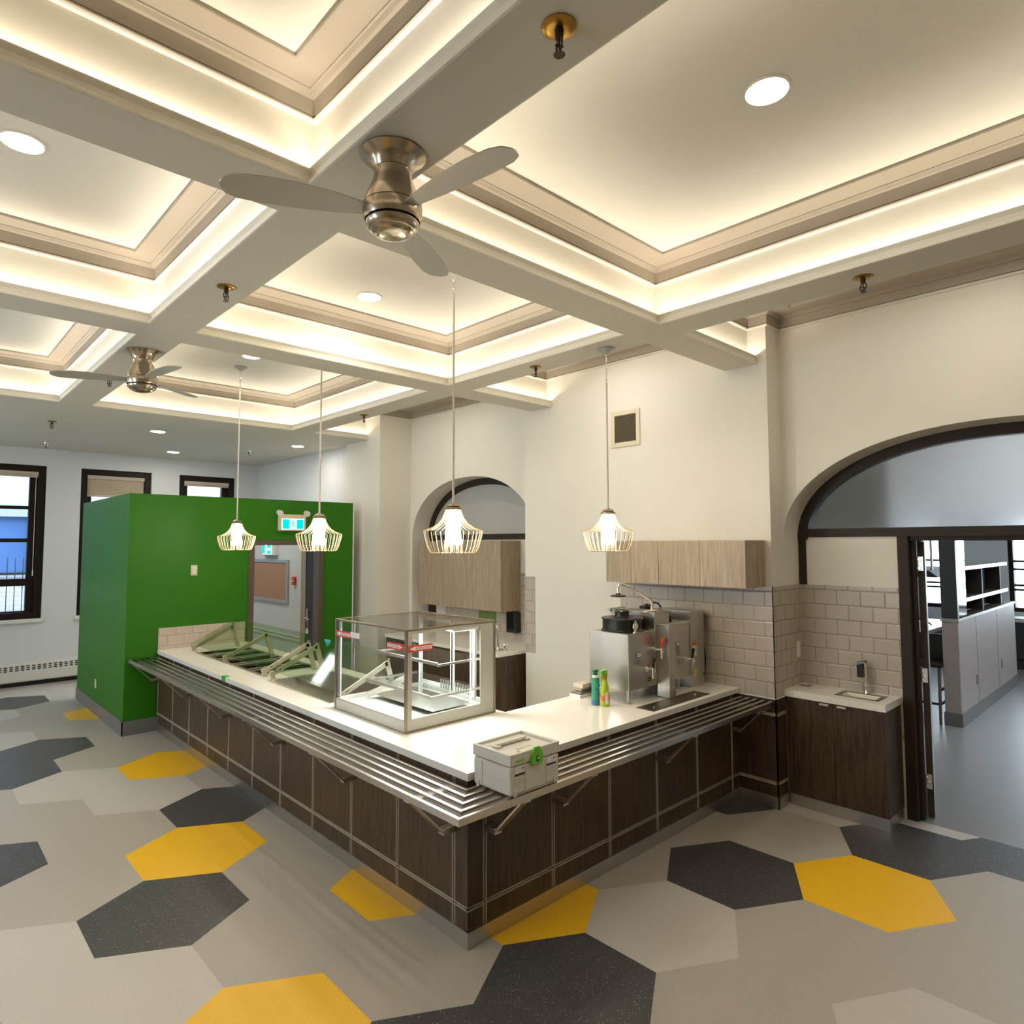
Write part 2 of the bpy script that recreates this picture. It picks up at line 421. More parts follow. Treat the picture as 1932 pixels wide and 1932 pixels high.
for i, (a, b_) in enumerate(LW):
    struct(MB().frame(a, b_, 1.0, 3.3, .09, 'x', XL-.15, XL-.05).box(XL-.14, XL-.06, a, b_, 2.1, 2.2).build('window_%d' % (6+i), WFRAME))
struct(MB().box(XL-.2, 3.6, YK-.2, YK, 0, T).build('wall_front', WALL))
# right-hand walls: arch wall with two arched openings
def arch_wall(y0, y1, yc, a, zs, b, x0, x1, mb, n=48, ex=2.12):
    def z(y):
        t = min(1, abs(y-yc)/a); return zs+b*(max(0, 1-t**ex))**(1/ex)
    ys = [yc-a*math.cos(PI*i/n) for i in range(n+1)]
    for i in range(n):
        p, q = ys[i], ys[i+1]
        mb.add([(x0, p, z(p)), (x0, q, z(q)), (x0, q, T), (x0, p, T)], [(0, 1, 2, 3)])
        mb.add([(x1, p, z(p)), (x1, q, z(q)), (x1, q, T), (x1, p, T)], [(3, 2, 1, 0)])
        mb.add([(x0, p, z(p)), (x1, p, z(p)), (x1, q, z(q)), (x0, q, z(q))], [(0, 1, 2, 3)])
    return z
AR = dict(yc=-1.80, a=1.479, zs=2.165, b=.83); AL = dict(yc=3.885, a=1.245, zs=2.2, b=.825)
w = MB()
zR = arch_wall(-3.28, -.321, AR['yc'], AR['a'], AR['zs'], AR['b'], XW, 3.6, w)
zL = arch_wall(2.64, 5.13, AL['yc'], AL['a'], AL['zs'], AL['b'], XW, 3.6, w)
w.box(XW, 3.6, YK, -3.28, 0, T); w.box(XW, 3.6, 5.13, 6.15, 0, T); w.box(XW, 3.6, -.321, 2.64, 0, T)
struct(w.build('wall_right', WALL))
struct(MB().box(XV, XW, -.321, 2.557, 0, T).build('wall_right', WALL))
struct(MB().box(XP2, XW, 5.18, 6.13, 0, T).build('wall_right', WALL))
struct(MB().box(2.80, 3.0, 6.13, YW, 0, T).build('wall_right', GREY))

# ------------------------------------------------------------------ ceilings
struct(MB().box(-3.6, XW+.3, YA0-.3, YC1+.15, ZC, ZC+.06).build('ceiling', CEIL))
def slab(xs, ys, mask, z0, z1):
    mb = MB(); nx, ny = len(xs)-1, len(ys)-1
    on = lambda i, j: 0 <= i < nx and 0 <= j < ny and mask(i, j)
    for i in range(nx):
        for j in range(ny):
            if not on(i, j): continue
            x0, x1, y0, y1 = xs[i], xs[i+1], ys[j], ys[j+1]
            mb.add([(x0, y0, z1), (x1, y0, z1), (x1, y1, z1), (x0, y1, z1)], [(0, 1, 2, 3)])
            mb.add([(x0, y0, z0), (x1, y0, z0), (x1, y1, z0), (x0, y1, z0)], [(3, 2, 1, 0)])
            if not on(i-1, j): mb.add([(x0, y0, z0), (x0, y0, z1), (x0, y1, z1), (x0, y1, z0)], [(0, 1, 2, 3)])
            if not on(i+1, j): mb.add([(x1, y0, z0), (x1, y1, z0), (x1, y1, z1), (x1, y0, z1)], [(0, 1, 2, 3)])
            if not on(i, j-1): mb.add([(x0, y0, z0), (x1, y0, z0), (x1, y0, z1), (x0, y0, z1)], [(0, 1, 2, 3)])
            if not on(i, j+1): mb.add([(x0, y1, z0), (x0, y1, z1), (x1, y1, z1), (x1, y1, z0)], [(0, 1, 2, 3)])
    return mb
g = .086
bx_ = [XL, XA0-g, XA0+.001, XA1+g, XD0-g, XD1+g, XG0-g, XW+.1]
by_ = [YK, YA0-g, YA1+g, YB0-g, YB1+g, YC0-g, YC1+g, YW]
bx_ = [XL, XA0-g, XA1+g, XD0-g, XD1+g, XG0-g, XW+.1]
def bmask(i, j):
    open_x = i in (1, 3, 5); open_y = j in (1, 3, 5)
    return not (open_x and open_y)
bo_ = slab(bx_, by_, bmask, ZB, ZC).build('ceiling', BEAMP)
bm = bmesh.new(); bm.from_mesh(bo_.data); bmesh.ops.remove_doubles(bm, verts=bm.verts[:], dist=1e-5); bm.to_mesh(bo_.data); bm.free()
struct(bo_)

def sweep(path, prof, name, m, parent=None):
    # closed loop of (x,y) corners (counter-clockwise), profile [(outward offset, z)]
    n = len(path); P = [Vector(p) for p in path]; v = []; f = []
    offs = []
    for i in range(n):
        a = (P[i]-P[i-1]).normalized(); b = (P[(i+1) % n]-P[i]).normalized()
        na = Vector((a.y, -a.x)); nb = Vector((b.y, -b.x))
        den = 1+na.dot(nb); offs.append((na+nb)/den)
    for d, z in prof:
        for i in range(n):
            q = P[i]+offs[i]*d; v.append((q.x, q.y, z))
    for j in range(len(prof)-1):
        for i in range(n):
            f.append((j*n+i, j*n+(i+1) % n, (j+1)*n+(i+1) % n, (j+1)*n+i))
    return MB().add(v, f)
LIP = [(.0862, ZB), (.004, ZB), (-.004, ZB+.003), (-.004, ZB+.012), (.006, ZB+.014), (.013, ZB+.03), (.012, ZB+.05), (.002, ZB+.068), (.002, ZB+.074), (.014, ZB+.074), (.018, ZB+.03), (.0855, ZB+.028)]
SIDE = [(.08, ZB+.02), (.08, 3.955), (.064, 3.958), (.060, 3.966), (.064, 3.976), (.078, 3.98), (.07, 3.981)]
CRN = [(.08, 3.98), (.064, 3.984), (.060, 4.050), (.046, 4.053), (.034, 4.066), (.026, 4.067), (.024, 4.073), (-.13, 4.074), (-.134, 4.077), (-.136, 4.092)]
coffers = {
 'A': [(XA0, YA0), (XA1, YA0), (XA1, YA1), (XA0, YA1)], 'B': [(XA0, YB0), (XA1, YB0), (XA1, YB1), (XA0, YB1)], 'C': [(XA0, YC0), (XA1, YC0), (XA1, YC1), (XA0, YC1)],
 'E': [(XD0, YA0), (XD1, YA0), (XD1, YA1), (XD0, YA1)], 'D': [(XD0, YB0), (XD1, YB0), (XD1, YB1), (XD0, YB1)], 'F': [(XD0, YC0), (XD1, YC0), (XD1, YC1), (XD0, YC1)],
 'H': [(XG0, YA0), (XW-.08, YA0), (XW-.08, -.401), (XV-.08, -.401), (XV-.08, YA1), (XG0, YA1)],
 'G': [(XG0, YB0), (XV-.08, YB0), (XV-.08, YB1), (XG0, YB1)],
 'I': [(XG0, YC0), (XV-.08, YC0), (XV-.08, 2.637), (XW-.08, 2.637), (XW-.08, 5.10), (XP2-.08, 5.10), (XP2-.08, YC1), (XG0, YC1)]}
zled = ZB+.060
def strip(x0, x1, y0, y1, inward, f=1.0):
    # thin warm led tape lying in the cove trough, tilted towards the middle of the coffer
    L = max(x1-x0, y1-y0); ax = Vector((1, 0, 0)) if x1-x0 > y1-y0 else Vector((0, 1, 0))
    d = (Vector((inward[0], inward[1], 0))*math.sin(TILT)+Vector((0, 0, 1))*math.cos(TILT)).normalized()
    zl = -d; yl = zl.cross(ax)
    o = area('cove_led_strip', (0, 0, 0), L, .012, P_COVE*L*f, WARM)
    o.matrix_world = Matrix(((ax.x, yl.x, zl.x, (x0+x1)/2), (ax.y, yl.y, zl.y, (y0+y1)/2), (ax.z, yl.z, zl.z, zled), (0, 0, 0, 1)))
for k, (key, path) in enumerate(coffers.items()):
    if key in 'HGI':
        x1 = 3.4
        ys = {'H': (YA0, YA1), 'G': (YB0, YB1), 'I': (YC0, YC1)}[key]
        lp = [(XG0, ys[0]), (x1, ys[0]), (x1, ys[1]), (XG0, ys[1])]
    else: lp = path
    struct(sweep(lp, LIP[1:], 'trim', LIPM).build('trim_1', LIPM)); struct(sweep(lp, LIP[:2], 'trim', BEAMP).build('trim_1', BEAMP))
    sh_ = -.028 if key in 'ABC' else 0.0
    off = lambda pr_: [(d_+sh_, z_) for d_, z_ in pr_]
    struct(sweep(lp if key in 'HGI' else path, off(SIDE[:2]), 'trim', WALL).build('trim_2', WALL))
    struct(sweep(path, off(SIDE[1:]), 'trim', WALL).build('trim_3', WALL))
    struct(sweep(path, off(CRN[:-3])+[(-.115+sh_*.2, 4.074), (-.119+sh_*.2, 4.077), (-.121+sh_*.2, 4.092)], 'trim', CORN).build('trim_4', CORN))
    xs = [p[0] for p in path]; ys = [p[1] for p in path]
    x0, x1, y0, y1 = min(xs), max(xs), min(ys), max(ys)
    o = .049+sh_*.8
    if key in 'HGI':
        xe = {'H': XV-.02, 'G': XV-.02, 'I': XP2-.02}[key]
        strip(x0, xe, y1+o, y1+o, (0, -1))
        strip(x0-o, x0-o, y0, y1, (1, 0), {'H': .5, 'G': .3, 'I': .55}[key])  # the H strip is an added lamp that brightens the arch wall
        if key == 'G': strip(x0, xe, y0-o, y0-o, (0, 1))
    else:
        strip(x0, x1, y1+o, y1+o, (0, -1)); strip(x0, x1, y0-o, y0-o, (0, 1)); strip(x0-o, x0-o, y0, y1, (1, 0)); strip(x1+o, x1+o, y0, y1, (-1, 0))

# ------------------------------------------------------------------ green enclosure with doorway
w = MB(); GT = 2.727
w.box(-.34, 1.04, YG, YG+.12, 0, GT); w.box(2.05, 2.52, YG, YG+.12, 0, GT); w.box(1.04, 2.05, YG, YG+.12, 2.17, GT)
w.box(-.34, -.22, YG+.12, 8.13, 0, GT)
struct(w.build('wall_green', GREEN))
w = MB(); w.box(2.30, 2.52, YG+.12, YW, 0, GT); w.box(2.52, 2.54, YG, YG+.13, 0, GT)
struct(w.build('wall_corridor', GREY))
struct(MB().box(2.285, 2.30, YG+.3, YW, .64, .67).box(2.285, 2.30, YG+.3, YW, .70, .715).build('trim_corridor', WHITEP))
struct(MB().box(-.352, -.34, YG-.012, 8.13, 0, .155).box(-.352, 0, YG-.012, YG, 0, .155).build('baseboard_green', BASE))
# door frame + open leaf
d = thing('door_1', '', '', (1.545, YG, 0)); del d['label']; del d['category']; struct(d)
f = MB(); f.box(1.03, 1.10, YG-.02, YG+.14, 0, 2.185); f.box(1.99, 2.06, YG-.02, YG+.14, 0, 2.185); f.box(1.10, 1.99, YG-.02, YG+.14, 2.125, 2.185)
f.build('door_frame', mat('brown grey frame paint', (.11, .075, .06), .45), d, bevel=.003)
lf = MB(); lx = Vector((.075, .85)).normalized()
hx, hy = 2.235, 5.79
def leafpt(t, s): return (hx-.0+lx.x*0-t*.045+s*.0, 0)
lf.obox((2.215, 6.02, 1.055), (.0225, 0, 0), (0, .42, 0), (0, 0, 1.05), 0)
ld = MB().box(2.135, 2.180, 5.80, 6.42, .01, 2.115).build('door_leaf', [mat('espresso door', (.022, .012, .009), .4)], d, bevel=.002)
MB().box(2.1345, 2.1805, 6.42, 6.428, .01, 2.115).box(2.128, 2.135, 6.28, 6.428, .01, 2.115).build('door_edge', mat('tan door edge', (.42, .33, .22), .5), d)
h = MB(); h.box(2.118, 2.136, 6.18, 6.225, 1.02, 1.20); h.cyl((2.13, 6.20, 1.07), (2.085, 6.20, 1.07), .011); h.tube([(2.085, 6.20, 1.07), (2.082, 6.14, 1.068), (2.08, 6.05, 1.06)], .009)
h.build('door_handle', ALU, d, smooth=True)
tg = tag(MB().tube([(2.078, 6.10, 1.055), (2.075, 6.10, .98), (2.074, 6.09, .93)], .003).prism([(6.06, .93), (6.12, .93), (6.135, .87), (6.11, .85), (6.05, .87)], 'x', 2.066, 2.074).build('key_tag', WHITEP), 'white key tag hanging from the lever of the dark door', 'key tag')
# board, fire pull station, exit sign inside the corridor
b = thing('cork_board', 'brown cork notice board in aluminium frame on corridor wall', 'notice board', (2.29, 7.95, 1.19))
MB().box(2.282, 2.30, 7.24, 8.9, 1.24, 1.84).build('cork_panel', CORK, b)
MB().frame(7.20, 8.95, 1.19, 1.89, .055, 'x', 2.272, 2.30).build('board_frame', ALU, b, bevel=.003)
p = thing('fire_pull_station', 'small red fire alarm pull station right of the cork board', 'fire alarm', (2.28, 6.99, 1.5))
MB().box(2.262, 2.30, 6.94, 7.04, 1.50, 1.63).build('body', RED, p, bevel=.004)
MB().box(2.250, 2.262, 6.955, 7.025, 1.555, 1.575).build('pull_bar', WHITEP, p)

def runner(mb, ox, oz, s, y, mi=0, th=.004):
    # running figure, drawn in the x-z plane facing -y
    def q(pts): mb.prism([(ox+a*s, oz+b*s) for a, b in pts], 'y', y-th, y, mi)
    n = 14
    q([(.02+.085*math.cos(2*PI*k/n), .83+.085*math.sin(2*PI*k/n)) for k in range(n)])
    q([(-.10, .70), (.08, .72), (.12, .40), (-.02, .36)])
    q([(-.10, .70), (-.30, .55), (-.42, .58), (-.42, .51), (-.28, .47), (-.04, .60)])
    q([(.05, .72), (.22, .60), (.36, .66), (.38, .60), (.22, .51), (.06, .58)])
    q([(.0, .42), (.12, .40), (.16, .20), (.42, .18), (.42, .10), (.08, .11), (.02, .28)])
    q([(-.02, .40), (.08, .36), (-.05, .14), (-.22, -.12), (-.30, -.08), (-.14, .16)])
es = thing('exit_sign', 'lit running man exit sign with twin lamp heads on green wall', 'exit sign', (1.58, YG-.03, 2.31))
MB().box(1.40, 1.775, YG-.06, YG, 2.315, 2.535).build('housing', BEIGEP, es, bevel=.008)
MB().box(1.435, 1.74, YG-.064, YG-.059, 2.335, 2.475).build('backlit_panel', EMW, es)
for _a, _b in ((1.442, 1.535), (1.638, 1.733)): MB().box(_a, _b, YG-.068, YG-.063, 2.341, 2.469).build('teal_field', EMT, es)
rm = MB(); runner(rm, 1.585, 2.358, .115, YG-.064); rm.build('running_figure', EMT, es)
for x in (1.415, 1.795):
    MB().cyl((x, YG-.005, 2.56), (x, YG-.06, 2.545), .036, .040, 20).cyl((x, YG-.02, 2.54), (x, YG-.02, 2.51), .012).build('lamp_head', WHITEP, es, smooth=True)
es2 = thing('exit_sign', 'small exit sign with arrow glimpsed through the doorway above the cork board', 'exit sign', (2.28, 7.85, 1.955))
MB().box(2.24, 2.30, 7.62, 8.12, 1.955, 2.16).build('housing', WHITEP, es2, bevel=.006)
MB().box(2.236, 2.241, 7.74, 8.10, 1.975, 2.14).build('backlit_panel', EMW, es2)
for _a, _b in ((7.76, 7.90), (8.0, 8.09)): MB().box(2.232, 2.237, _a, _b, 1.98, 2.135).build('teal_field', EMT, es2)
MB().prism([(7.88, 2.07), (7.88, 2.045), (7.82, 2.045), (7.82, 2.02), (7.775, 2.058), (7.82, 2.095), (7.82, 2.07)], 'x', 2.228, 2.233).build('arrow', EMW, es2)
sp = thing('switch_plate', 'beige wall switch plate high on the green wall', 'switch', (.373, YG, 1.765))
MB().box(.336, .41, YG-.008, YG, 1.765, 1.89).build('plate', BEIGEP, sp, bevel=.003)
MB().box(.355, .392, YG-.013, YG-.007, 1.79, 1.825).box(.355, .392, YG-.013, YG-.007, 1.835, 1.87).build('rocker', WHITEP, sp, bevel=.002)
op = thing('outlet_plate', 'small outlet plate low on the left face of the green wall', 'outlet', (-.34, 6.98, .32))
MB().box(-.348, -.34, 6.945, 7.015, .32, .43).build('plate', WHITEP, op, bevel=.003)
MB().box(-.352, -.347, 6.965, 6.995, .335, .37).box(-.352, -.347, 6.965, 6.995, .38, .415).build('socket', BEIGEP, op, bevel=.002)

# ------------------------------------------------------------------ windows, blinds, radiator, street outside
for i, (a, b_) in enumerate(WIN):
    wd = thing('window_%d' % (i+1), '', '', ((a+b_)/2, YW+.1, WZ0)); del wd['label']; del wd['category']; struct(wd)
    y0 = YW+.05
    MB().frame(a, b_, WZ0, WZ1, .10, 'y', y0, y0+.2).build('window_frame', WFRAME, wd, bevel=.006)
    s = MB(); xa, xb = a+.10, b_-.10
    s.box(xa, xa+.07, y0+.06, y0+.16, WZ0+.09, WZ1-.1); s.box(xb-.10, xb, y0+.06, y0+.16, WZ0+.09, WZ1-.1)
    for z, t in ((2.72, .05), (2.21, .06), (1.56, .11), (1.09, .06)): s.box(xa, xb, y0+.07, y0+.15, z-t/2, z+t/2)
    s.build('sash', WFRAME, wd, bevel=.004)
    MB().box(xa+.05, xb-.08, y0+.105, y0+.111, WZ0+.1, WZ1-.12).build('pane', WGLASS, wd)
    MB().box(a-.03, b_+.03, YW-.05, YW+.06, WZ0-.055, WZ0-.002).build('window_sill', WHITEP, wd, bevel=.008)
def blind(a, b_, zb, label, cord):
    r = thing('roller_blind', label, 'blind', ((a+b_)/2, YW+.09, zb), 'blinds in the back windows')
    MB().box(a, b_, YW+.052, YW+.105, 3.225, 3.285).build('headrail', BLIND, r, bevel=.004)
    if zb < 3.15:
        v = []; f = []; n = int((3.225-zb)/.012)
        for j in range(n+1):
            z = 3.225-j*(3.225-zb)/n; yy = YW+.07+(.012 if j % 2 else 0)
            v += [(a+.01, yy, z), (b_-.01, yy, z), (b_-.01, yy+.015, z), (a+.01, yy+.015, z)]
        for j in range(n): f += [(4*j, 4*j+1, 4*j+5, 4*j+4), (4*j+2, 4*j+3, 4*j+7, 4*j+6), (4*j+1, 4*j+2, 4*j+6, 4*j+5), (4*j+3, 4*j, 4*j+4, 4*j+7)]
        MB().add(v, f).build('honeycomb_fabric', BLIND, r)
    MB().box(a+.005, b_-.005, YW+.065, YW+.095, zb, zb+.028).build('bottom_rail', BLIND, r, bevel=.003)
    if cord:
        MB().tube([(b_-.03, YW+.045, 3.23), (b_-.032, YW+.043, 2.6), (b_-.03, YW+.043, 1.75)], .004).cyl((b_-.03, YW+.043, 1.75), (b_-.03, YW+.043, 1.66), .008).build('pull_cord', WHITEP, r)
    return r
blind(-1.51, -.665, 3.195, 'tan blind drawn fully up in the leftmost window', True)
blind(-.02, .835, 2.93, 'tan honeycomb blind lowered a third in the window left of the green wall top', False)
blind(1.47, 2.262, 3.195, 'tan blind drawn up in the short visible window above the green wall', False)
ra = thing('baseboard_radiator', 'cream baseboard radiator with slotted grille under the back windows', 'radiator', (-1, YW-.06, .07))
MB().prism([(YW, .07), (YW-.11, .07), (YW-.12, .09), (YW-.12, .22), (YW-.095, .335), (YW, .34)], 'x', -3.6, .9).build('casing', RADI, ra, bevel=.004)
for k in range(63):
    x = -3.5+k*.069; gr = MB()
    for j in range(3):
        z = .240+j*.027; yy = YW-.1165+.0065*j
        gr.box(x, x+.042, yy-.0035, yy+.012, z, z+.016)
    gr.build('grille_slot', INK, ra)
struct(MB().box(-3.6, .9, YW-.05, YW, 0, .06).build('baseboard_back', BLACKP))

ex = MB()
struct(MB().box(-16, 12, YW+.4, 24, -.65, -.6).build('ground', PAVE))
fc = thing('building_facade', 'white brick shop building with blue windows across the street', 'building', (-1, 14.1, -.6))
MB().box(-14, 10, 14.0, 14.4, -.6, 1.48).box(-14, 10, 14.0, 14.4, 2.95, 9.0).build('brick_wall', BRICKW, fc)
MB().box(-14, 10, 13.93, 14.4, 2.72, 2.95).box(-14, 10, 13.95, 14.4, 1.48, 1.56).build('sign_band', STONE, fc)
MB().box(-14, 10, 14.08, 14.3, 1.5, 2.75).build('shop_window', SIGNB, fc)
for x in (-3.55, -2.2, -.2, 1.6, 3.2): MB().box(x, x+.16, 14.0, 14.2, 1.5, 2.75).build('window_mullion', STONE, fc)
for x, z, wd_, hg in ((-2.0, 2.25, .62, .38), (-2.0, 1.66, .62, .46), (-1.95, 2.3, .3, .2), (.2, 1.8, .9, .8), (2.0, 1.7, .9, .9)):
    po = MB().box(x, x+wd_, 14.04, 14.07, z, z+hg, 0).box(x+wd_*.72, x+wd_*.95, 14.03, 14.045, z+hg*.1, z+hg*.95, 1)
    for k in range(5): po.box(x+wd_*.1, x+wd_*(.55-.05*(k % 2)), 14.03, 14.045, z+hg*(.15+.16*k), z+hg*(.2+.16*k), 2)
    po.build('poster', [SIGNL, SIGNR, PAPER], fc)
fe = thing('iron_fence', 'black iron fence railing outside the leftmost window', 'fence', (-1.5, 11.4, -.6))
MB().box(-7, 3, 11.38, 11.42, 1.62, 1.66).box(-7, 3, 11.38, 11.42, .75, .79).build('rail', IRON, fe)
fp = MB()
for k in range(90):
    x = -7+k*.11; fp.cyl((x, 11.4, -.6), (x, 11.4, 1.86), .008, .008, 5); fp.cyl((x, 11.4, 1.86), (x, 11.4, 1.93), .012, .001, 5)
fp.build('pickets', IRON, fe)

# ------------------------------------------------------------------ tiled backsplashes, arch frames, niche panels
struct(MB().box(XV-.008, XV, -.329, 1.216, .872, 1.785).build('wall_right_tile', TILEX))
struct(MB().box(XV-.008, XN, -.329, -.321, .872, 1.775).build('wall_right_tile', TILEY))
struct(MB().box(XN-.008, XN+.08, -1.115, -.321, .6, 1.775).build('wall_right_tile', TILEX))
struct(MB().box(XV-.008, XV, 2.405, 2.557, .914, 1.765).build('wall_right_tile', TILEX))
struct(MB().box(XN-.008, XN+.05, 2.64, 4.72, .9, 1.765).build('wall_right_tile', TILEX))
struct(MB().box(XV-.012, XV-.007, -.334, 0.0, .866, .876).box(XV-.012, XN-.3, -.334, -.329, .866, .876).build('trim_tile', WALL))
def arch_ring(A, zf, t, x0, x1, ym, n=56, ex=2.12):
    mb = MB(); yc, a, zs, b = A['yc'], A['a'], A['zs'], A['b']
    def pt(aa, bb, i):
        th = PI-PI*i/n; c_ = math.cos(th); s_ = math.sin(th)
        return (yc+aa*math.copysign(abs(c_)**(2/ex), c_), zs+bb*abs(s_)**(2/ex))
    for i in range(n):
        o0, o1, i0, i1 = pt(a, b, i), pt(a, b, i+1), pt(a-t, b-t, i), pt(a-t, b-t, i+1)
        v = [(x, p[0], p[1]) for x in (x0, x1) for p in (o0, o1, i1, i0)]
        mb.add(v, [(0, 1, 2, 3), (7, 6, 5, 4), (0, 4, 5, 1), (3, 2, 6, 7)])
    return mb
ar = arch_ring(AR, zR, .082, XN-.02, XN+.07, 0); ar.box(XN-.012, XN+.07, -3.27, -.33, 2.185, 2.257); ar.box(XN-.012, XN+.06, -.386, -.323, 1.775, 2.2)
struct(ar.build('trim_arch', FRAME))
struct(MB().prism([(AR['yc']+(AR['a']-.05)*math.copysign(abs(math.cos(PI*k/40))**(2/2.12), math.cos(PI*k/40)), AR['zs']+.05+(AR['b']-.1)*abs(math.sin(PI*k/40))**(2/2.12)) for k in range(41)], 'x', XN+.02, XN+.03).build('window_arch', FROST))
struct(MB().box(XN, XN+.08, -1.115, -.386, 1.775, 2.185).box(XN, XN+.08, -1.115, -.386, 0, .6).box(XN, XN+.08, -3.28, -2.36, 0, 2.185).build('wall_niche', WALL))
al = arch_ring(AL, zL, .09, XN-.02, XN+.05, 0); al.box(XN-.012, XN+.05, 2.645, 5.125, 2.19, 2.265); al.box(XN-.012, XN+.05, 4.95, 5.128, 0, 2.2)
struct(al.build('trim_arch', FRAME))
struct(MB().prism([(AL['yc']+(AL['a']-.05)*math.cos(PI*k/40), AL['zs']+.05+(AL['b']-.1)*math.sin(PI*k/40)) for k in range(41)], 'x', XN+.0, XN+.03).build('wall_arch_panel', FILM))
struct(MB().box(XN, XN+.05, 2.64, 4.95, 0, 2.2).build('wall_niche', WALL))
# framed doorway on the right
d2 = thing('door_2', '', '', (3.56, -1.7, 0)); del d2['label']; del d2['category']; struct(d2)
f = MB(); f.box(XN-.012, XN+.11, -1.175, -1.098, 0, 2.19); f.box(XN-.012, XN+.11, -2.36, -2.285, 0, 2.19); f.box(XN+.02, XN+.11, -2.29, -1.17, 2.15, 2.19)
f.box(XN+.05, XN+.11, -1.20, -1.175, 0, 2.15)
f.build('door_frame', FRAME, d2, bevel=.003)
u = Vector((.972, .235, 0)); nrm = Vector((-.235, .972, 0))
c0 = Vector((3.655, -1.222, 1.08))+u*.43
MB().obox(c0, u*.43, nrm*.022, Vector((0, 0, 1.065))).build('door_leaf', [mat('dark door laminate', (.045, .034, .027), .4)], d2, bevel=.002)
MB().obox(c0-nrm*.0235, u*.43, nrm*.0015, Vector((0, 0, 1.065))).build('edge_strip', ALU, d2)
for z in (1.97, 1.10, .29):
    hb = MB().box(3.612, 3.618, -1.245, -1.17, z-.055, z+.055, 0)
    for a_, b2 in ((-.02, .035), (-.035, 0), (-.02, -.035)): hb.cyl((3.612, -1.2+a_*.8, z+b2), (3.608, -1.2+a_*.8, z+b2), .006, n=8, mi=1)
    hb.cyl((3.612, -1.168, z-.055), (3.612, -1.168, z+.055), .007, n=10)
    hb.build('hinge', [STEEL, CHROME], d2)

# ------------------------------------------------------------------ serving counter
sc = thing('serving_counter', 'L-shaped serving counter clad in dark wood panels with metal reveals', 'counter', (.3, .3, 0))
body = MB()
YE = YG-.014
def Lwall(z0, z1, off, th, mb):
    mb.box(off, off+th, off, YE, z0, z1); mb.box(off, XV-.002, off, off+th, z0, z1)
Lwall(.086, .868, .010, .03, body)
body.box(.9, .93, .8, YE, .086, .86); body.box(.9, 2.3, .74, .77, .086, .86)
body.build('reveal_backing', mat('reveal channel metal', (.30, .27, .22), .5, metal=.3), sc)
MB().box(0, .012, 0, YE, 0, .086).box(.012, XV-.002, 0, .012, 0, .086).build('kick_plate', KICK, sc)
G0, SPC, HW = .119, .5454, .011
gl = [G0+SPC*k for k in range(11)]; gr_ = [.1205+SPC*k for k in range(6)]
rows = [(.094, .193), (.214, .782), (.803, .862)]
ex_ = .002
for z0, z1 in rows:
    # corner post wrapping both fronts
    MB().prism([(0, 0), (.1205-HW, 0), (.1205-HW, .014), (.014, .014), (.014, G0-HW), (0, G0-HW)], 'z', z0, z1).build('corner_panel', DWOOD, sc, bevel=.0015)
    for k in range(len(gl)):
        y0 = gl[k]+HW; y1 = gl[k+1]-HW if k+1 < len(gl) else YE
        MB().box(0, .014, y0, y1, z0, z1).build('panel', DWOOD, sc, bevel=.0015)
    for k in range(len(gr_)):
        x0 = gr_[k]+HW; x1 = gr_[k+1]-HW if k+1 < len(gr_) else XV-.016
        MB().box(x0, x1, 0, .014, z0, z1).build('panel', DWOOD, sc, bevel=.0015)
lips = MB()   # thin bright lips of the reveal channels
for yy in gl:
    for s_ in (-1, 1): lips.box(-.001, .012, yy+s_*HW-.0018, yy+s_*HW+.0018, .09, .864)
for xx in gr_:
    for s_ in (-1, 1): lips.box(xx+s_*HW-.0018, xx+s_*HW+.0018, -.001, .012, .09, .864)
for z in (.194, .213, .783, .802):
    lips.box(-.001, .012, 0, YE, z-.0018, z+.0018); lips.box(0, XV-.002, -.001, .012, z-.0018, z+.0018)
lips.build('reveal_lip', GROOVE, sc)
# matching cladding on the pillar base
pc = thing('pillar_cladding', 'dark wood cladding around the base of the tiled pillar', 'cladding', (3.0, -.2, 0))
for z0, z1 in ((.094, .193), (.214, .735), (.757, .862)):
    MB().box(XV-.016, XV-.002, -.337, -.002, z0, z1).box(XV-.016, 3.135, -.337, -.323, z0, z1).build('panel', DWOOD, pc, bevel=.0015)
MB().box(XV-.010, XV-.001, -.331, -.002, .0, .862).box(XV-.010, 3.135, -.331, -.322, 0, .862).build('reveal_backing', GROOVE, pc)
MB().box(XV-.018, XV-.01, -.339, -.002, 0, .086).box(XV-.018, 3.12, -.339, -.331, 0, .086).build('kick_plate', KICK, pc)
for z in (.194, .213, .736, .756): MB().box(XV-.0185, XV-.006, -.3395, -.002, z-.003, z+.003).box(XV-.0185, 3.13, -.3395, -.325, z-.003, z+.003).build('reveal_lip', GROOVE, pc)

W1 = (.26, .83, 3.36, 5.10); W2 = (.215, .83, 1.90, 3.04)
xs = [-.012, W2[0], W1[0], .83, 1.0, XV-.010]; ys = [-.012, .78, W2[2], W2[3], W1[2], W1[3], YE]
def cmask(i, j):
    if i == 4: return j == 0
    if j == 2 and i in (1, 2): return False
    if j == 4 and i == 2: return False
    return True
ct = slab(xs, ys, cmask, .874, .915)
bmw = ct.build('countertop', QUARTZ)
bm = bmesh.new(); bm.from_mesh(bmw.data); bmesh.ops.remove_doubles(bm, verts=bm.verts[:], dist=1e-5); bm.to_mesh(bmw.data); bm.free()
tag(bmw, 'cream quartz L-shaped worktop on the serving counter', 'countertop')
tag(MB().box(-.004, YG*0+.995, YE-.004, YE+.012, .916, 1.165).build('tile_upstand', TILEG), 'low pink-beige tiled upstand at the green wall end of the counter', 'backsplash')
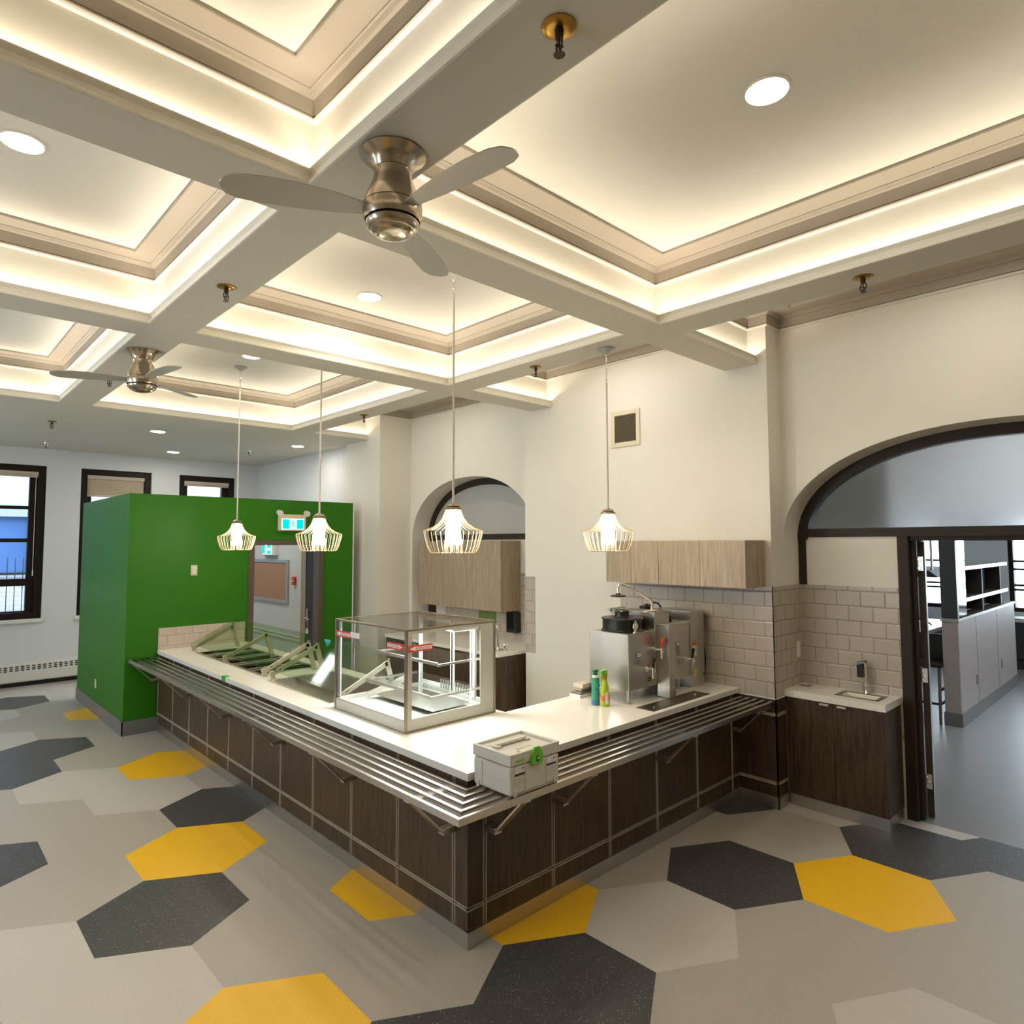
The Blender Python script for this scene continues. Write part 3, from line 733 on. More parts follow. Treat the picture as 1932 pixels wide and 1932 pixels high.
tag(MB().box(-.0155, -.0125, 3.47, 3.56, .876, .9185).box(-.0155, .03, 3.47, 3.56, .9155, .9185).build('tape_piece', mat('green tape', (.03, .45, .08), .6)), 'bit of green tape on the counter edge', 'tape')

# tray rail: five mitred tubes on brackets
tr = thing('tray_rail', 'brushed steel five-tube tray rail wrapping the counter front', 'tray rail', (-.2, -.2, .71))
ro = [.316-.0645*k for k in range(5)]
for o in ro:
    a, b2 = o, o-.020
    MB().prism([(-a, YE), (-a, -a), (XV-.02, -a), (XV-.02, -b2), (-b2, -b2), (-b2, YE)], 'z', .817, .855).build('rail_tube', STEELH, tr, bevel=.003)
def bracket(y=None, x=None):
    mb = MB()
    P = (lambda o, z, s=0: (-o, y+s, z)) if x is None else (lambda o, z, s=0: (x+s, -o, z))
    side = (0, 1, 0) if x is None else (1, 0, 0)
    mb.bar(P(.001, .600), P(.088, .598), .032, .05, side); mb.bar(P(.078, .590), P(.292, .811), .012, .05, side)
    mb.bar(P(.005, .812), P(.312, .812), .008, .05, side); mb.bar(P(-.0035, .575), P(-.0035, .815), .006, .02, side)
    return mb
for k in (0, 2, 4, 6, 8, 10): bracket(y=gl[k]-.03 if k else gl[k]).build('bracket', STEEL, tr, bevel=.002)
for k in (0, 1, 3, 5): bracket(x=gr_[k]+.02).build('bracket', STEEL, tr, bevel=.002)

# drop-in wells
w1 = thing('food_well', 'long drop-in food well with crossbars under the sneeze guard', 'food well', (.55, 4.2, .7))
MB().frame(W1[0]-.012, W1[1]+.012, W1[2]-.012, W1[3]+.012, .035, 'z', .9155, .921).build('rim', STEEL, w1, bevel=.001)
m = MB(); x0, x1, y0, y1 = W1
m.box(x0, x0+.004, y0, y1, .72, .915); m.box(x1-.004, x1, y0, y1, .72, .915); m.box(x0, x1, y0, y0+.004, .72, .915); m.box(x0, x1, y1-.004, y1, .72, .915); m.box(x0, x1, y0, y1, .715, .72)
m.build('basin', mat('dark steel well', (.10, .075, .055), .4, metal=.7), w1)
for yy in (3.62, 3.72, 4.02, 4.12, 4.42, 4.52, 4.80, 4.88):
    MB().box(x0+.004, x1-.004, yy-.014, yy+.014, .895, .918).build('crossbar', STEEL, w1, bevel=.002)
w2 = thing('sink_well', 'open stainless drop-in basin beside the display case', 'food well', (.5, 2.45, .7))
MB().frame(W2[0]-.012, W2[1]+.012, W2[2]-.012, W2[3]+.012, .038, 'z', .9155, .921).build('rim', STEEL, w2, bevel=.001)
m = MB(); x0, x1, y0, y1 = W2
m.box(x0, x0+.004, y0, y1, .72, .915); m.box(x1-.004, x1, y0, y1, .72, .915); m.box(x0, x1, y0, y0+.004, .72, .915); m.box(x0, x1, y1-.004, y1, .72, .915); m.box(x0, x1, y0, y1, .715, .72)
m.build('basin', STEEL, w2)
MB().box(.48, .495, 1.91, 3.03, .86, .905).build('divider', STEEL, w2)

# sneeze guards
def guard(label, ys, ya, yb, group):
    r = thing('sneeze_guard', label, 'sneeze guard', (.5, (ya+yb)/2, .917), group)
    for yy in ys:
        mb = MB(); sd = (0, 1, 0)
        mb.bar((.275, yy, .9165), (.252, yy, .99), .040, .014, sd); mb.bar((.262, yy, .958), (.70, yy, 1.165), .044, .010, sd)
        mb.bar((.692, yy, 1.178), (.765, yy, .9165), .048, .010, sd); mb.box(.74, .80, yy-.02, yy+.02, .9165, .922); mb.box(.255, .30, yy-.016, yy+.016, .9165, .921)
        b_ = mb.build('bracket_arm', mat('satin bracket steel', (.62, .56, .44), .32, metal=.8) if yy == ys[0] else bpy.data.materials['satin bracket steel'], r, bevel=.002)
        MB().cyl((.705, yy-.012, 1.192), (.705, yy+.03, 1.192), .010).cyl((.33, yy-.012, 1.0), (.33, yy+.03, 1.0), .008).build('clip', CHROME, b_, smooth=True)
    d = Vector((.44, 0, .21)).normalized(); n = Vector((-d.z, 0, d.x))
    cuts = [ya]+[y for y in ys[1:-1]]+[yb]
    for q in range(len(cuts)-1):
        p0 = Vector((.262, 0, .990)); L = .575
        c_ = p0+d*L/2; c_.y = (cuts[q]+cuts[q+1])/2
        MB().obox(c_, d*L/2, Vector((0, (cuts[q+1]-cuts[q])/2-.003, 0)), n*.003).build('glass_panel', SGLASS, r)
    return r
sg1 = guard('slanted glass sneeze guard over the long well with three bracket arms', (5.22, 4.24, 3.27), 3.30, 5.34, 'glass sneeze guards')
sg2 = guard('short glass sneeze guard beside the display case with a teal sticker', (3.09, 1.87), 1.85, 3.14, 'glass sneeze guards')
MB().prism([(3.02, 1.235), (2.90, 1.235), (2.93, 1.19), (2.97, 1.175)], 'x', .735, .742).build('sticker', TEAL, sg2)

# ------------------------------------------------------------------ refrigerated display case
X0, X1, Y0, Y1, Z0, Z1 = .16, .94, .82, 1.75, .9155, 1.58
dc = thing('display_case', 'lit glass refrigerated display case on the counter corner', 'display case', (.55, 1.28, Z0))
e = MB()
for x in (X0, X1-.014):
    for y in (Y0, Y1-.014): e.box(x-.002, x+.016, y-.002, y+.016, Z0, Z1)
for y in (Y0, Y1-.014): e.box(X0, X1, y, y+.014, Z1-.014, Z1)
for x in (X0, X1-.014): e.box(x, x+.014, Y0, Y1, Z1-.014, Z1)
e.box(X0, X1, Y0, Y0+.012, Z0, Z0+.012)
e.build('edge_frame', CASEB, dc, bevel=.002)
b_ = MB(); b_.box(X0+.004, X1-.004, Y0+.004, Y1-.004, Z0+.004, Z0+.055); b_.frame(X0+.005, X1-.005, Y0+.005, Y1-.005, .03, 'z', Z0+.05, Z0+.082)
b_.box(X0+.003, X0+.012, Y0+.02, Y1-.02, Z0+.004, Z0+.075); b_.box(X0+.03, X0+.10, Y0+.10, Y1-.1, Z0+.055, Z0+.07)
b_.build('base', CASEG, dc, bevel=.002)
p = MB(); p.box(X0+.016, X0+.052, Y0+.003, Y0+.012, Z0+.01, Z1-.012); p.box(.80, X1-.014, Y0+.003, Y0+.012, Z0+.01, Z1-.012); p.box(X0+.05, .80, Y0+.003, Y0+.012, Z0+.01, Z0+.085); p.box(X0+.05, .80, Y0+.003, Y0+.012, Z1-.035, Z1-.012)
p.build('side_panel', CASEG, dc, bevel=.002)
MB().box(X0+.014, X1-.014, Y0+.014, Y1-.014, Z1-.008, Z1-.002).build('top_glass', glass('display top glass', (.95, .96, .95), .06, 1.45, .28), dc)
MB().box(X0+.002, X0+.008, Y0+.016, Y1-.016, Z0+.075, Z1-.014).build('front_glass', CLEAR, dc)
MB().box(X0+.05, .80, Y0+.006, Y0+.011, Z0+.083, Z1-.035).build('end_glass', CLEAR, dc)
MB().box(X0+.05, .80, Y1-.012, Y1-.006, Z0+.08, Z1-.014).build('back_glass', CLEAR, dc)
for y in (1.28, 1.02): MB().frame(y, y+.46 if y > 1.2 else y+.30, Z0+.085, Z1-.03, .03, 'x', X1-.022, X1-.010).build('sliding_door', WHITEP, dc)
MB().box(X0+.016, X0+.03, Y1-.05, Y1-.018, Z0+.08, Z1-.02).build('corner_post', ALU, dc, bevel=.002)
for z, xf in ((1.395-.085, .47), (1.10, .40)):
    s_ = MB().box(xf, .86, .90, 1.70, z, z+.007).build('glass_shelf', glass('shelf glass %g' % z, (.93, .96, .96), .03, 1.45, .06), dc)
    MB().box(xf, .87, .886, .904, z-.016, z-.001).box(xf, .87, 1.69, 1.705, z-.016, z-.001).box(xf-.006, xf+.006, .89, 1.70, z-.012, z+.010).build('shelf_rail', STEEL, s_, bevel=.001)
MB().box(.79, .796, Y0+.10, Y0+.106, Z0+.09, Z1-.05).build('light_strip', LEDW, dc)
MB().box(.62, .85, .90, 1.02, Z1-.065, Z1-.034).build('lamp_box', WHITEP, dc, bevel=.003)
MB().box(.64, .83, .93, .98, Z1-.070, Z1-.0655).build('light_strip', LEDW, dc)
MB().box(.42, .78, .88, 1.62, Z0+.083, Z0+.088).bar((.36, 1.62, Z0+.085), (.62, 1.45, Z0+.21), .05, .004, (0, 1, 0)).build('deck_tray', STEEL, dc, bevel=.002)
MB().box(.845, .858, Y0+.12, Y0+.135, Z0+.09, Z1-.06).box(.845, .858, 1.60, 1.615, Z0+.09, Z1-.06).build('shelf_post', ALU, dc)
sl = MB()
for k in range(13): sl.box(.86+.0, .868, 1.0+k*.03, 1.012+k*.03, Z0+.10, Z0+.17)
sl.build('rear_vent_slots', mat('grey slot plastic', (.30, .30, .29), .5), dc)
def arrow_label(u0, u1, z0, z1, axis, c, dirn, name='warning_label'):
    mb = MB()
    def bx(a, b, zz0, zz1, mi, t): 
        if axis == 'x': mb.box(c-t, c, a, b, zz0, zz1, mi)
        else: mb.box(a, b, c-t, c, zz0, zz1, mi)
    bx(u0, u1, z0, z1, 0, .0012); h = z1-z0; L = u1-u0
    tipu = u0+L*.06 if dirn < 0 else u1-L*.06
    baseu = tipu-dirn*L*.22
    pts = [(tipu, (z0+z1)/2), (baseu, z1-h*.16), (baseu, z0+h*.16)]
    mb.prism(pts, axis, c-.002, c-.001, 1)
    a, b = sorted((baseu, u1-L*.03 if dirn < 0 else u0+L*.03)); bx(a, b, z0+h*.26, z1-h*.26, 1, .0019)
    for r in range(2):
        z = z0+h*(.36+.17*r)
        for k in range(9):
            w_ = (b-a)/9.6; bx(a+w_*(.3+k), a+w_*(.95+k-.12*((k*7+r) % 3)), z, z+h*.10, 2, .0024)
    mb.build(name, [RED, PAPER, INK], dc)
arrow_label(1.525, 1.735, 1.452, 1.495, 'x', X0-.001, 1)
arrow_label(.845, 1.04, 1.440, 1.484, 'x', X0-.001, -1)
arrow_label(.176, .372, 1.430, 1.474, 'y', Y0-.001, -1)
MB().box(X0-.0014, X0-.0008, 1.40, 1.53, 1.462, 1.50).build('price_tag', PAPER, dc)
area('display_case_light', (.60, 1.25, Z1-.05), .45, .6, 14, (1, .98, .93), (0, 0, 0), dc)

# ------------------------------------------------------------------ tool box on the tray rail
tb = thing('tool_box', 'light grey stackable tool box with lime green latch on the tray rail', 'tool box', (.205, -.16, .8555))
tx0, tx1, ty0, ty1, tz0, tz1 = .024, .388, -.306, -.017, .8555, 1.068
MB().box(tx0, tx1, ty0, ty1, tz0+.006, tz1-.062).build('box_body', LGREY, tb, bevel=.012, seg=3)
l = MB(); l.box(tx0-.002, tx1+.002, ty0-.002, ty1+.002, tz1-.058, tz1-.016); l.frame(tx0-.002, tx1+.002, ty0-.002, ty1+.002, .016, 'z', tz1-.018, tz1)
l.box(tx0+.10, tx1-.10, ty0+.01, ty0+.055, tz1-.02, tz1-.004); l.box(tx0+.03, tx1-.03, ty1-.06, ty1-.012, tz1-.03, tz1-.012)
l.build('lid', LGREY, tb, bevel=.004)
MB().box(tx0+.07, tx1-.07, ty1-.115, ty1-.085, tz1-.012, tz1+.004).box(tx0+.06, tx0+.09, ty1-.13, ty1-.075, tz1-.016, tz1-.003).box(tx1-.09, tx1-.06, ty1-.13, ty1-.075, tz1-.016, tz1-.003).build('lid_handle', LGREY, tb, bevel=.005)
cxm = (tx0+tx1)/2
la = MB().prism([(cxm-.040, tz1-.075), (cxm-.03, tz1-.079), (cxm+.03, tz1-.079), (cxm+.040, tz1-.075), (cxm+.046, tz1-.045), (cxm+.040, tz1-.022), (cxm+.026, tz1-.004), (cxm+.018, tz1+.012), (cxm-.018, tz1+.012), (cxm-.026, tz1-.004), (cxm-.040, tz1-.022), (cxm-.046, tz1-.045)], 'y', ty0-.016, ty0-.002).build('latch', LIME, tb, bevel=.004, seg=3)
MB().box(cxm-.010, cxm+.010, ty0-.019, ty0-.0155, tz1-.062, tz1-.034).build('latch_icon_square', INK, la)
MB().box(cxm-.007, cxm-.003, ty0-.0205, ty0-.0185, tz1-.048, tz1-.038).box(cxm+.003, cxm+.007, ty0-.0205, ty0-.0185, tz1-.048, tz1-.038).box(cxm-.007, cxm+.007, ty0-.0205, ty0-.0185, tz1-.051, tz1-.047).build('latch_icon', PAPER, la)
rb = MB()
for a, b2 in ((tx0+.022, tx0+.105), (tx1-.105, tx1-.022)):
    for z in (tz0+.112, tz0+.085, tz0+.072): rb.box(a, b2, ty0-.003, ty0+.002, z, z+.004)
    rb.box(b2, b2+.004, ty0-.003, ty0+.002, tz0+.01, tz1-.07) if a < cxm else rb.box(a-.004, a, ty0-.003, ty0+.002, tz0+.01, tz1-.07)
for z in (tz0+.145, tz0+.10, tz0+.075): rb.box(tx0-.003, tx0+.002, ty0+.03, ty1-.09, z, z+.004)
rb.box(tx0-.003, tx0+.002, ty1-.075, ty1-.071, tz0+.01, tz1-.07)
rb.build('moulded_ribs', LGREY, tb, bevel=.001)
for a, b2 in ((tx0+.03, tx0+.10), (tx1-.10, tx1-.03)):
    q = MB().box(a, b2, ty0-.0025, ty0+.001, tz1-.098, tz1-.066, 0).box(a, b2, ty0-.0028, ty0+.001, tz1-.110, tz1-.099, 1)
    for dx in (0, .008): q.box(b2-.02+dx, b2-.015+dx, ty0-.0032, ty0, tz1-.084+dx*.3, tz1-.076+dx*.3, 1)
    q.build('label_card', [PAPER, INK], tb)
for a in (tx0+.02, tx1-.048):
    MB().box(a, a+.028, ty0-.003, ty0+.004, tz0, tz0+.034).box(a+.004, a+.010, ty0-.005, ty0, tz0+.004, tz0+.022).box(a+.018, a+.024, ty0-.005, ty0, tz0+.004, tz0+.022).build('foot_clip', LGREY, tb, bevel=.002)
MB().box(tx0-.003, tx0+.004, ty1-.05, ty1-.025, tz0, tz0+.034).build('foot_clip', LGREY, tb, bevel=.002)
GTXT = mat('green lettering', (.25, .50, .06), .5)
text_mesh('lid_lettering', 'FESTOOL', .030, Matrix.Translation((cxm+.005, ty0+.082, tz1-.0155)), GTXT, tb)
MB().box(tx0+.035, tx0+.10, ty0-.0035, ty0-.001, tz1-.044, tz1-.033).build('lettering_strip', GTXT, tb)

# ------------------------------------------------------------------ coffee urn station
ur = thing('coffee_urn', 'twin stainless coffee urn with black lids and red tap handle', 'coffee urn', (2.3, .45, .9155))
UY0, UY1 = .277, .655
MB().box(1.815, 2.17, UY0, UY1, 1.011, 1.442).build('left_tank_housing', STEEL, ur, bevel=.004)
MB().box(2.17, 2.375, UY0, UY1, 1.011, 1.58).build('tower_housing', STEEL, ur, bevel=.004)
MB().box(2.375, 2.685, UY0, UY1, 1.011, 1.468).build('right_tank_housing', STEEL, ur, bevel=.004)
MB().box(2.685, 2.905, UY0-.01, UY1, .9165, 1.552).box(2.375, 2.685, .60, UY1, 1.46, 1.552).build('side_housing', STEEL, ur, bevel=.004)
MB().box(2.193, 2.28, .162, UY0, .9195, 1.492).build('drain_column', STEEL, ur, bevel=.003)
for x, y in ((1.838, .30), (1.838, .63), (2.53, .30), (2.66, .63)):
    MB().cyl((x, y, .924), (x, y, 1.012), .011, .017).cyl((x, y, .916), (x, y, .925), .022).build('leg', STEEL, ur, smooth=True)
dl = MB().lathe([(0.001, 1.442), (.168, 1.442), (.168, 1.45), (.158, 1.456), (.156, 1.535), (.001, 1.535)], (1.995, .467), 36).build('lid_drum', BLACKP, ur, smooth=True)
MB().lathe([(.163, 1.533), (.166, 1.540), (.162, 1.546), (.10, 1.552), (.06, 1.556), (.055, 1.575), (.058, 1.592), (.05, 1.602), (.001, 1.604)], (1.995, .467), 36).build('lid_knob', BLACKP, dl, smooth=True)
MB().lathe([(.001, 1.468), (.085, 1.468), (.085, 1.52), (.045, 1.525), (.04, 1.548), (.001, 1.55)], (2.53, .45), 28).build('lid_drum', BLACKP, ur, smooth=True)
MB().lathe([(.001, 1.552), (.06, 1.552), (.06, 1.585), (.02, 1.592), (.015, 1.606), (.001, 1.607)], (2.56, .628), 24).build('filler_cap', BLACKP, ur, smooth=True)
MB().tube([(2.60, .63, 1.585), (2.68, .63, 1.61), (2.75, .63, 1.595), (2.79, .63, 1.56)], .007).build('hose', RUBBER, ur, smooth=True)
MB().tube([(2.345, .42, 1.58), (2.345, .42, 1.64), (2.33, .428, 1.668), (2.14, .465, 1.765), (2.02, .49, 1.805), (1.995, .495, 1.80), (1.985, .496, 1.775), (1.985, .496, 1.735)], [.012, .012, .011, .011, .010, .010, .010, .010], 12).build('spray_arm', CHROME, ur, smooth=True)
MB().lathe([(.001, 1.735), (.018, 1.735), (.02, 1.725), (.06, 1.718), (.062, 1.708), (.03, 1.705), (.001, 1.700)], (1.985, .496), 28).build('spray_head', DKMET, ur, smooth=True)
MB().box(2.17, 2.34, .35, .40, 1.5805, 1.586).build('paper_strip', PINK, ur)
MB().box(2.0, 2.20, .59, .62, 1.5805, 1.606).build('rear_ledge', STEEL, ur, bevel=.002)
MB().box(2.02, 2.16, .56, .60, 1.56, 1.60).build('filter_box', CASEG, ur, bevel=.003)
def faucet_tap(x, z, hm, nm_):
    q = MB().cyl((x, UY0, z), (x, UY0-.075, z), .011).cyl((x, UY0-.002, z), (x, UY0-.014, z), .020).cyl((x, UY0-.07, z-.055), (x, UY0-.07, z+.018), .011, .014).cyl((x, UY0-.07, z-.065), (x, UY0-.07, z-.05), .008).ball((x+.02, UY0-.07, z-.012), .012)
    t = q.build('tap', CHROME, ur, smooth=True)
    MB().cyl((x, UY0-.07, z+.018), (x, UY0-.078, z+.075), .010, .013, 12).cyl((x, UY0-.078, z+.075), (x, UY0-.082, z+.095), .016, .012, 12).build('tap_handle', hm, t, smooth=True)
faucet_tap(2.035, 1.155, BLACKP, 0); faucet_tap(2.155, 1.292, RED, 0); faucet_tap(2.605, 1.165, BLACKP, 0)
def plate(x, z, w_, h_, mats, extra=()):
    q = MB().box(x, x+w_, UY0-.0022, UY0-.0002, z, z+h_, 0)
    for a, b2, c2, d3, mi in extra: q.box(x+a*w_, x+b2*w_, UY0-.003, UY0-.001, z+c2*h_, z+d3*h_, mi)
    q.build('label', mats, ur)
plate(1.915, 1.255, .065, .04, [INK, PAPER], [(.06, .94, .55, .9, 1), (.06, .94, .1, .45, 1)])
plate(2.47, 1.283, .058, .036, [INK, PAPER], [(.06, .94, .55, .9, 1), (.06, .94, .1, .45, 1)])
plate(2.07, 1.135, .05, .055, [INK, ORANGE, PAPER], [(0, 1, .65, 1, 1), (.1, .9, .35, .55, 2)])
plate(2.06, 1.05, .045, .038, [mat('yellow sticker', (.55, .42, .03), .5), INK], [(0, 1, .6, .85, 1), (0, 1, .15, .4, 1)])
q = MB().box(2.70, 2.775, UY0-.0125, UY0-.010, 1.17, 1.29, 0).box(2.70, 2.775, UY0-.0132, UY0-.011, 1.262, 1.29, 1).build('label', [PAPER, ORANGE], ur)
MB().box(2.71, 2.77, UY0-.0125, UY0-.010, 1.0, 1.065).build('label', mat('pale yellow label', (.62, .56, .30), .5), ur)
MB().box(2.30, 2.345, .30, .3005, 1.09, 1.12).build('label', ORANGE, ur)
MB().box(2.40, 2.68, .55, .56, .918, 1.01).build('rear_notice', BWHITE, ur)
MB().tube([(2.90, UY0+.02, 1.30), (2.92, UY0+.0, 1.22), (2.935, UY0+.0, 1.12), (2.92, UY0, 1.03), (2.88, UY0-.012, 1.0)], .007).build('power_cord', RUBBER, ur, smooth=True)
tm = thing('dial_thermometer', 'small round dial thermometer standing before the black lid drum', 'thermometer', (1.93, .289, 1.443))
MB().cyl((1.93, .288, 1.492), (1.93, .296, 1.492), .030, n=24).box(1.907, 1.953, .280, .2975, 1.443, 1.452).box(1.922, 1.938, .287, .2965, 1.45, 1.465).cyl((1.93, .292, 1.522), (1.93, .292, 1.538), .008).build('case', CHROME, tm, smooth=True)
MB().cyl((1.93, .2865, 1.492), (1.93, .2878, 1.492), .025, n=24).build('dial', PAPER, tm)
MB().bar((1.93, .286, 1.492), (1.945, .286, 1.499), .003, .0006, (0, 1, 0)).build('needle', RED, tm)
for (xa, xb, lab) in ((1.774, 2.572, 'flush stainless drip grate set in the counter before the coffee urn'),):
    dg_ = thing('drip_grate', lab, 'drain', (2.17, .11, .9155))
    MB().box(xa, xb, .032, .185, .9155, .919).build('grate_plate', mat('dark steel plate', (.22, .17, .13), .3, metal=.9), dg_, bevel=.001)
    for x in (1.90, 2.47): MB().cyl((x, .105, .919), (x, .105, .922), .012, n=16).build('finger_hole', CHROME, dg_)
# bottles and tray by the urn
bo = thing('spray_bottle', 'teal cleaning bottle with green nozzle left of the coffee urn', 'bottle', (1.635, .455, .9155), 'cleaning bottles by the urn')
MB().lathe([(.001, .9155), (.028, .9155), (.031, .92), (.031, .985), (.030, 1.11), (.026, 1.125), (.012, 1.132), (.001, 1.133)], (1.635, .455), 24).build('bottle_body', BTEAL, bo, smooth=True)
MB().lathe([(.0315, .92), (.0315, .955)], (1.635, .455), 24).build('blue_band', BBLUE, bo, smooth=True)
MB().lathe([(.027, 1.122), (.027, 1.134), (.013, 1.14)], (1.635, .455), 24).build('collar', BWHITE, bo, smooth=True)
MB().cyl((1.635, .455, 1.132), (1.635, .455, 1.165), .018, .014).box(1.615, 1.660, .445, .465, 1.160, 1.178).build('nozzle', mat('dark green plastic', (.01, .16, .05), .4), bo, bevel=.002)
MB().bar((1.617, .429, 1.03), (1.652, .428, 1.065), .010, .004, (0, 1, 0)).build('printed_stripe', INK, bo)
bo2 = thing('spray_bottle', 'lime green trigger spray bottle with orange label beside the teal one', 'bottle', (1.665, .385, .9155), 'cleaning bottles by the urn')
def oval(prof, c, n=24):
    mb = MB(); v = []; f = []
    for rx, ry, dx, z in prof:
        for k in range(n): v.append((c[0]+dx+rx*math.cos(2*PI*k/n), c[1]+ry*math.sin(2*PI*k/n), z))
    for i in range(len(prof)-1):
        for k in range(n): f.append((i*n+k, i*n+(k+1) % n, (i+1)*n+(k+1) % n, (i+1)*n+k))
    f.append(list(range(n))[::-1]); f.append(list(range((len(prof)-1)*n, len(prof)*n)))
    return mb.add(v, f)
oval([(.040, .026, 0, .9155), (.042, .028, 0, .925), (.040, .027, 0, 1.0), (.033, .024, -.002, 1.05), (.022, .020, -.006, 1.09), (.018, .018, -.008, 1.12)], (1.665, .385)).build('bottle_body', BLIME, bo2, smooth=True)
oval([(.0425, .0285, 0, .958), (.0420, .0283, 0, .995)], (1.665, .385)).build('orange_band', ORANGE, bo2, smooth=True)
MB().box(1.632, 1.664, .3555, .3575, .935, 1.02).build('side_label', BWHITE, bo2)
MB().cyl((1.657, .385, 1.115), (1.657, .385, 1.135), .020).build('collar', ORANGE, bo2, smooth=True)
MB().box(1.636, 1.680, .373, .397, 1.135, 1.185).box(1.615, 1.64, .376, .394, 1.155, 1.182).bar((1.622, .385, 1.16), (1.612, .385, 1.105), .010, .014, (0, 1, 0)).build('trigger_head', LIME, bo2, bevel=.003)
bx = thing('carton_tray', 'stack of cream trays lying behind the cleaning bottles', 'tray', (1.80, .72, .9155))
MB().box(1.70, 1.93, .665, .775, .9155, .94).build('lower_tray', BWHITE, bx, bevel=.003)
MB().box(1.715, 1.92, .67, .77, .9405, .956).build('middle_tray', CASEB, bx, bevel=.002)
MB().box(1.74, 1.97, .67, .772, .985, 1.02).box(1.76, 1.95, .70, .765, .9565, .985).build('upper_tray', BEIGEP, bx, bevel=.003)

# ------------------------------------------------------------------ cabinets
def upper_cab(x0, x1, y0, y1, z0, z1, doors, label, group):
    r = thing('wall_cabinet', label, 'cabinet', (x1, (y0+y1)/2, z0), group)
    MB().box(x0+.020, x1, y0, y1, z0, z1).build('carcass', LWOOD, r, bevel=.001)
    for a, b2 in doors: MB().box(x0, x0+.019, a+.0015, b2-.0015, z0+.001, z1-.001).build('door', LWOOD, r, bevel=.001)
    return r
upper_cab(2.627, XV-.0085, .5405, 1.120, 1.776, 2.158, [(.5405, .836), (.836, 1.12)], 'left light oak wall cabinet above the coffee urn', 'oak wall cabinets on the tiled pillar')
upper_cab(2.627, XV-.0085, -.270, .5395, 1.776, 2.158, [(-.27, .134), (.134, .5395)], 'right light oak wall cabinet above the tiled backsplash by the pillar corner', 'oak wall cabinets on the tiled pillar')
upper_cab(3.165, XN-.009, 4.332, 4.895, 1.295, 2.172, [(4.332, 4.895)], 'leftmost narrow oak wall cabinet under the left arch', 'oak wall cabinets in the left arch')
upper_cab(3.165, XN-.009, 3.18, 4.331, 1.295, 2.172, [(3.18, 3.72), (3.72, 4.331)], 'wide two-door oak wall cabinet under the left arch above the soap dispenser', 'oak wall cabinets in the left arch')
bc = thing('base_cabinet', 'dark wood base cabinet behind the display case', 'cabinet', (2.95, 3.6, 0))
MB().box(2.66, XN-.01, 2.646, 4.92, .09, .875).build('carcass', DWOOD, bc, bevel=.002)
MB().box(2.70, XN-.01, 2.66, 4.92, 0, .09).build('kick_plate', KICK, bc)
for k in range(4):
    dr = MB().box(2.64, 2.659, 2.648+k*.566, 3.211+k*.566, .095, .868).build('door', DWOOD, bc, bevel=.001)
    MB().box(2.622, 2.64, 3.05+k*.566, 3.13+k*.566, .845, .86).build('handle', CHROME, dr)
tag(MB().box(2.625, XN-.009, 2.645, 4.93, .8755, .915).build('countertop', QUARTZ, bevel=.003), 'cream worktop with tap on the base cabinet under the left arch', 'countertop')
ft = thing('gooseneck_tap', 'chrome gooseneck tap standing behind the display case', 'tap', (2.86, 2.95, .9155))
fx, fy = 2.83, 2.86
MB().tube([(fx, fy, .94), (fx, fy, 1.13), (fx-.01, fy+.015, 1.185), (fx-.03, fy+.05, 1.215), (fx-.05, fy+.09, 1.205), (fx-.06, fy+.11, 1.16)], .011, 12).cyl((fx, fy, .9155), (fx, fy, .95), .024, .016).build('spout', CHROME, ft, smooth=True)
for s_ in (-1, 1):
    q = MB().cyl((fx+.05*s_, fy-.06*s_, .9155), (fx+.05*s_, fy-.06*s_, .965), .016, .013)
    for a in range(4):
        ca, sa = math.cos(a*PI/2+.5), math.sin(a*PI/2+.5); q.cyl((fx+.05*s_, fy-.06*s_, .975), (fx+.05*s_+.03*ca, fy-.06*s_+.03*sa, .98), .006, n=8)
    q.build('cross_handle', CHROME, ft, smooth=True)
MB().box(fx-.07, fx+.07, fy-.09, fy+.09, .9152, .921).build('base_plate', CHROME, ft, bevel=.002)
so = thing('soap_dispenser', 'black wall soap dispenser under the left wall cabinet', 'soap dispenser', (XN, 3.25, 1.0))
MB().box(XN-.115, XN-.009, 3.165, 3.345, 1.015, 1.275).build('body', BLACKP, so, bevel=.022, seg=4)
MB().box(XN-.125, XN-.11, 3.20, 3.31, 1.05, 1.255).build('front_cover', mat('gloss black cover', (.012, .012, .012), .1), so, bevel=.01, seg=3)
MB().box(XN-.09, XN-.03, 3.23, 3.30, .998, 1.015).build('nozzle', CASEG, so, bevel=.003)
tag(MB().box(XN-.02, XN-.0085, 3.64, 3.98, 1.10, 1.292).build('notice_sheet', mat('olive green paper', (.17, .22, .06), .6)), 'olive green sheet on the tiles under the wide cabinet', 'notice')
# hand-wash unit by the door
hc = thing('base_cabinet', 'dark wood two-door hand sink cabinet beside the right doorway', 'cabinet', (3.3, -.7, 0))
MB().box(3.162, XN-.009, -1.082, -.345, .09, .874).build('carcass', DWOOD, hc, bevel=.002)
MB().box(3.150, XN-.009, -1.080, -.345, 0, .09).build('kick_plate', KICK, hc)
for a, b2, hy_ in ((-.705, -.345, -.645), (-1.082, -.708, -.775)):
    dr = MB().box(3.141, 3.161, a, b2, .094, .872).build('door', DWOOD, hc, bevel=.0015)
    MB().box(3.118, 3.141, hy_-.035, hy_+.035, .846, .862).build('handle', mat('satin pull', (.75, .62, .48), .3, metal=.9) if hy_ > -.7 else bpy.data.materials['satin pull'], dr, bevel=.002)
tag(slab([3.12, 3.23, 3.40, XN-.0085], [-1.088, -.99, -.72, -.3305], lambda i, j: not (i == 1 and j == 1), .8745, .928).build('countertop', QUARTZ), 'short cream worktop with hand basin beside the doorway', 'countertop')
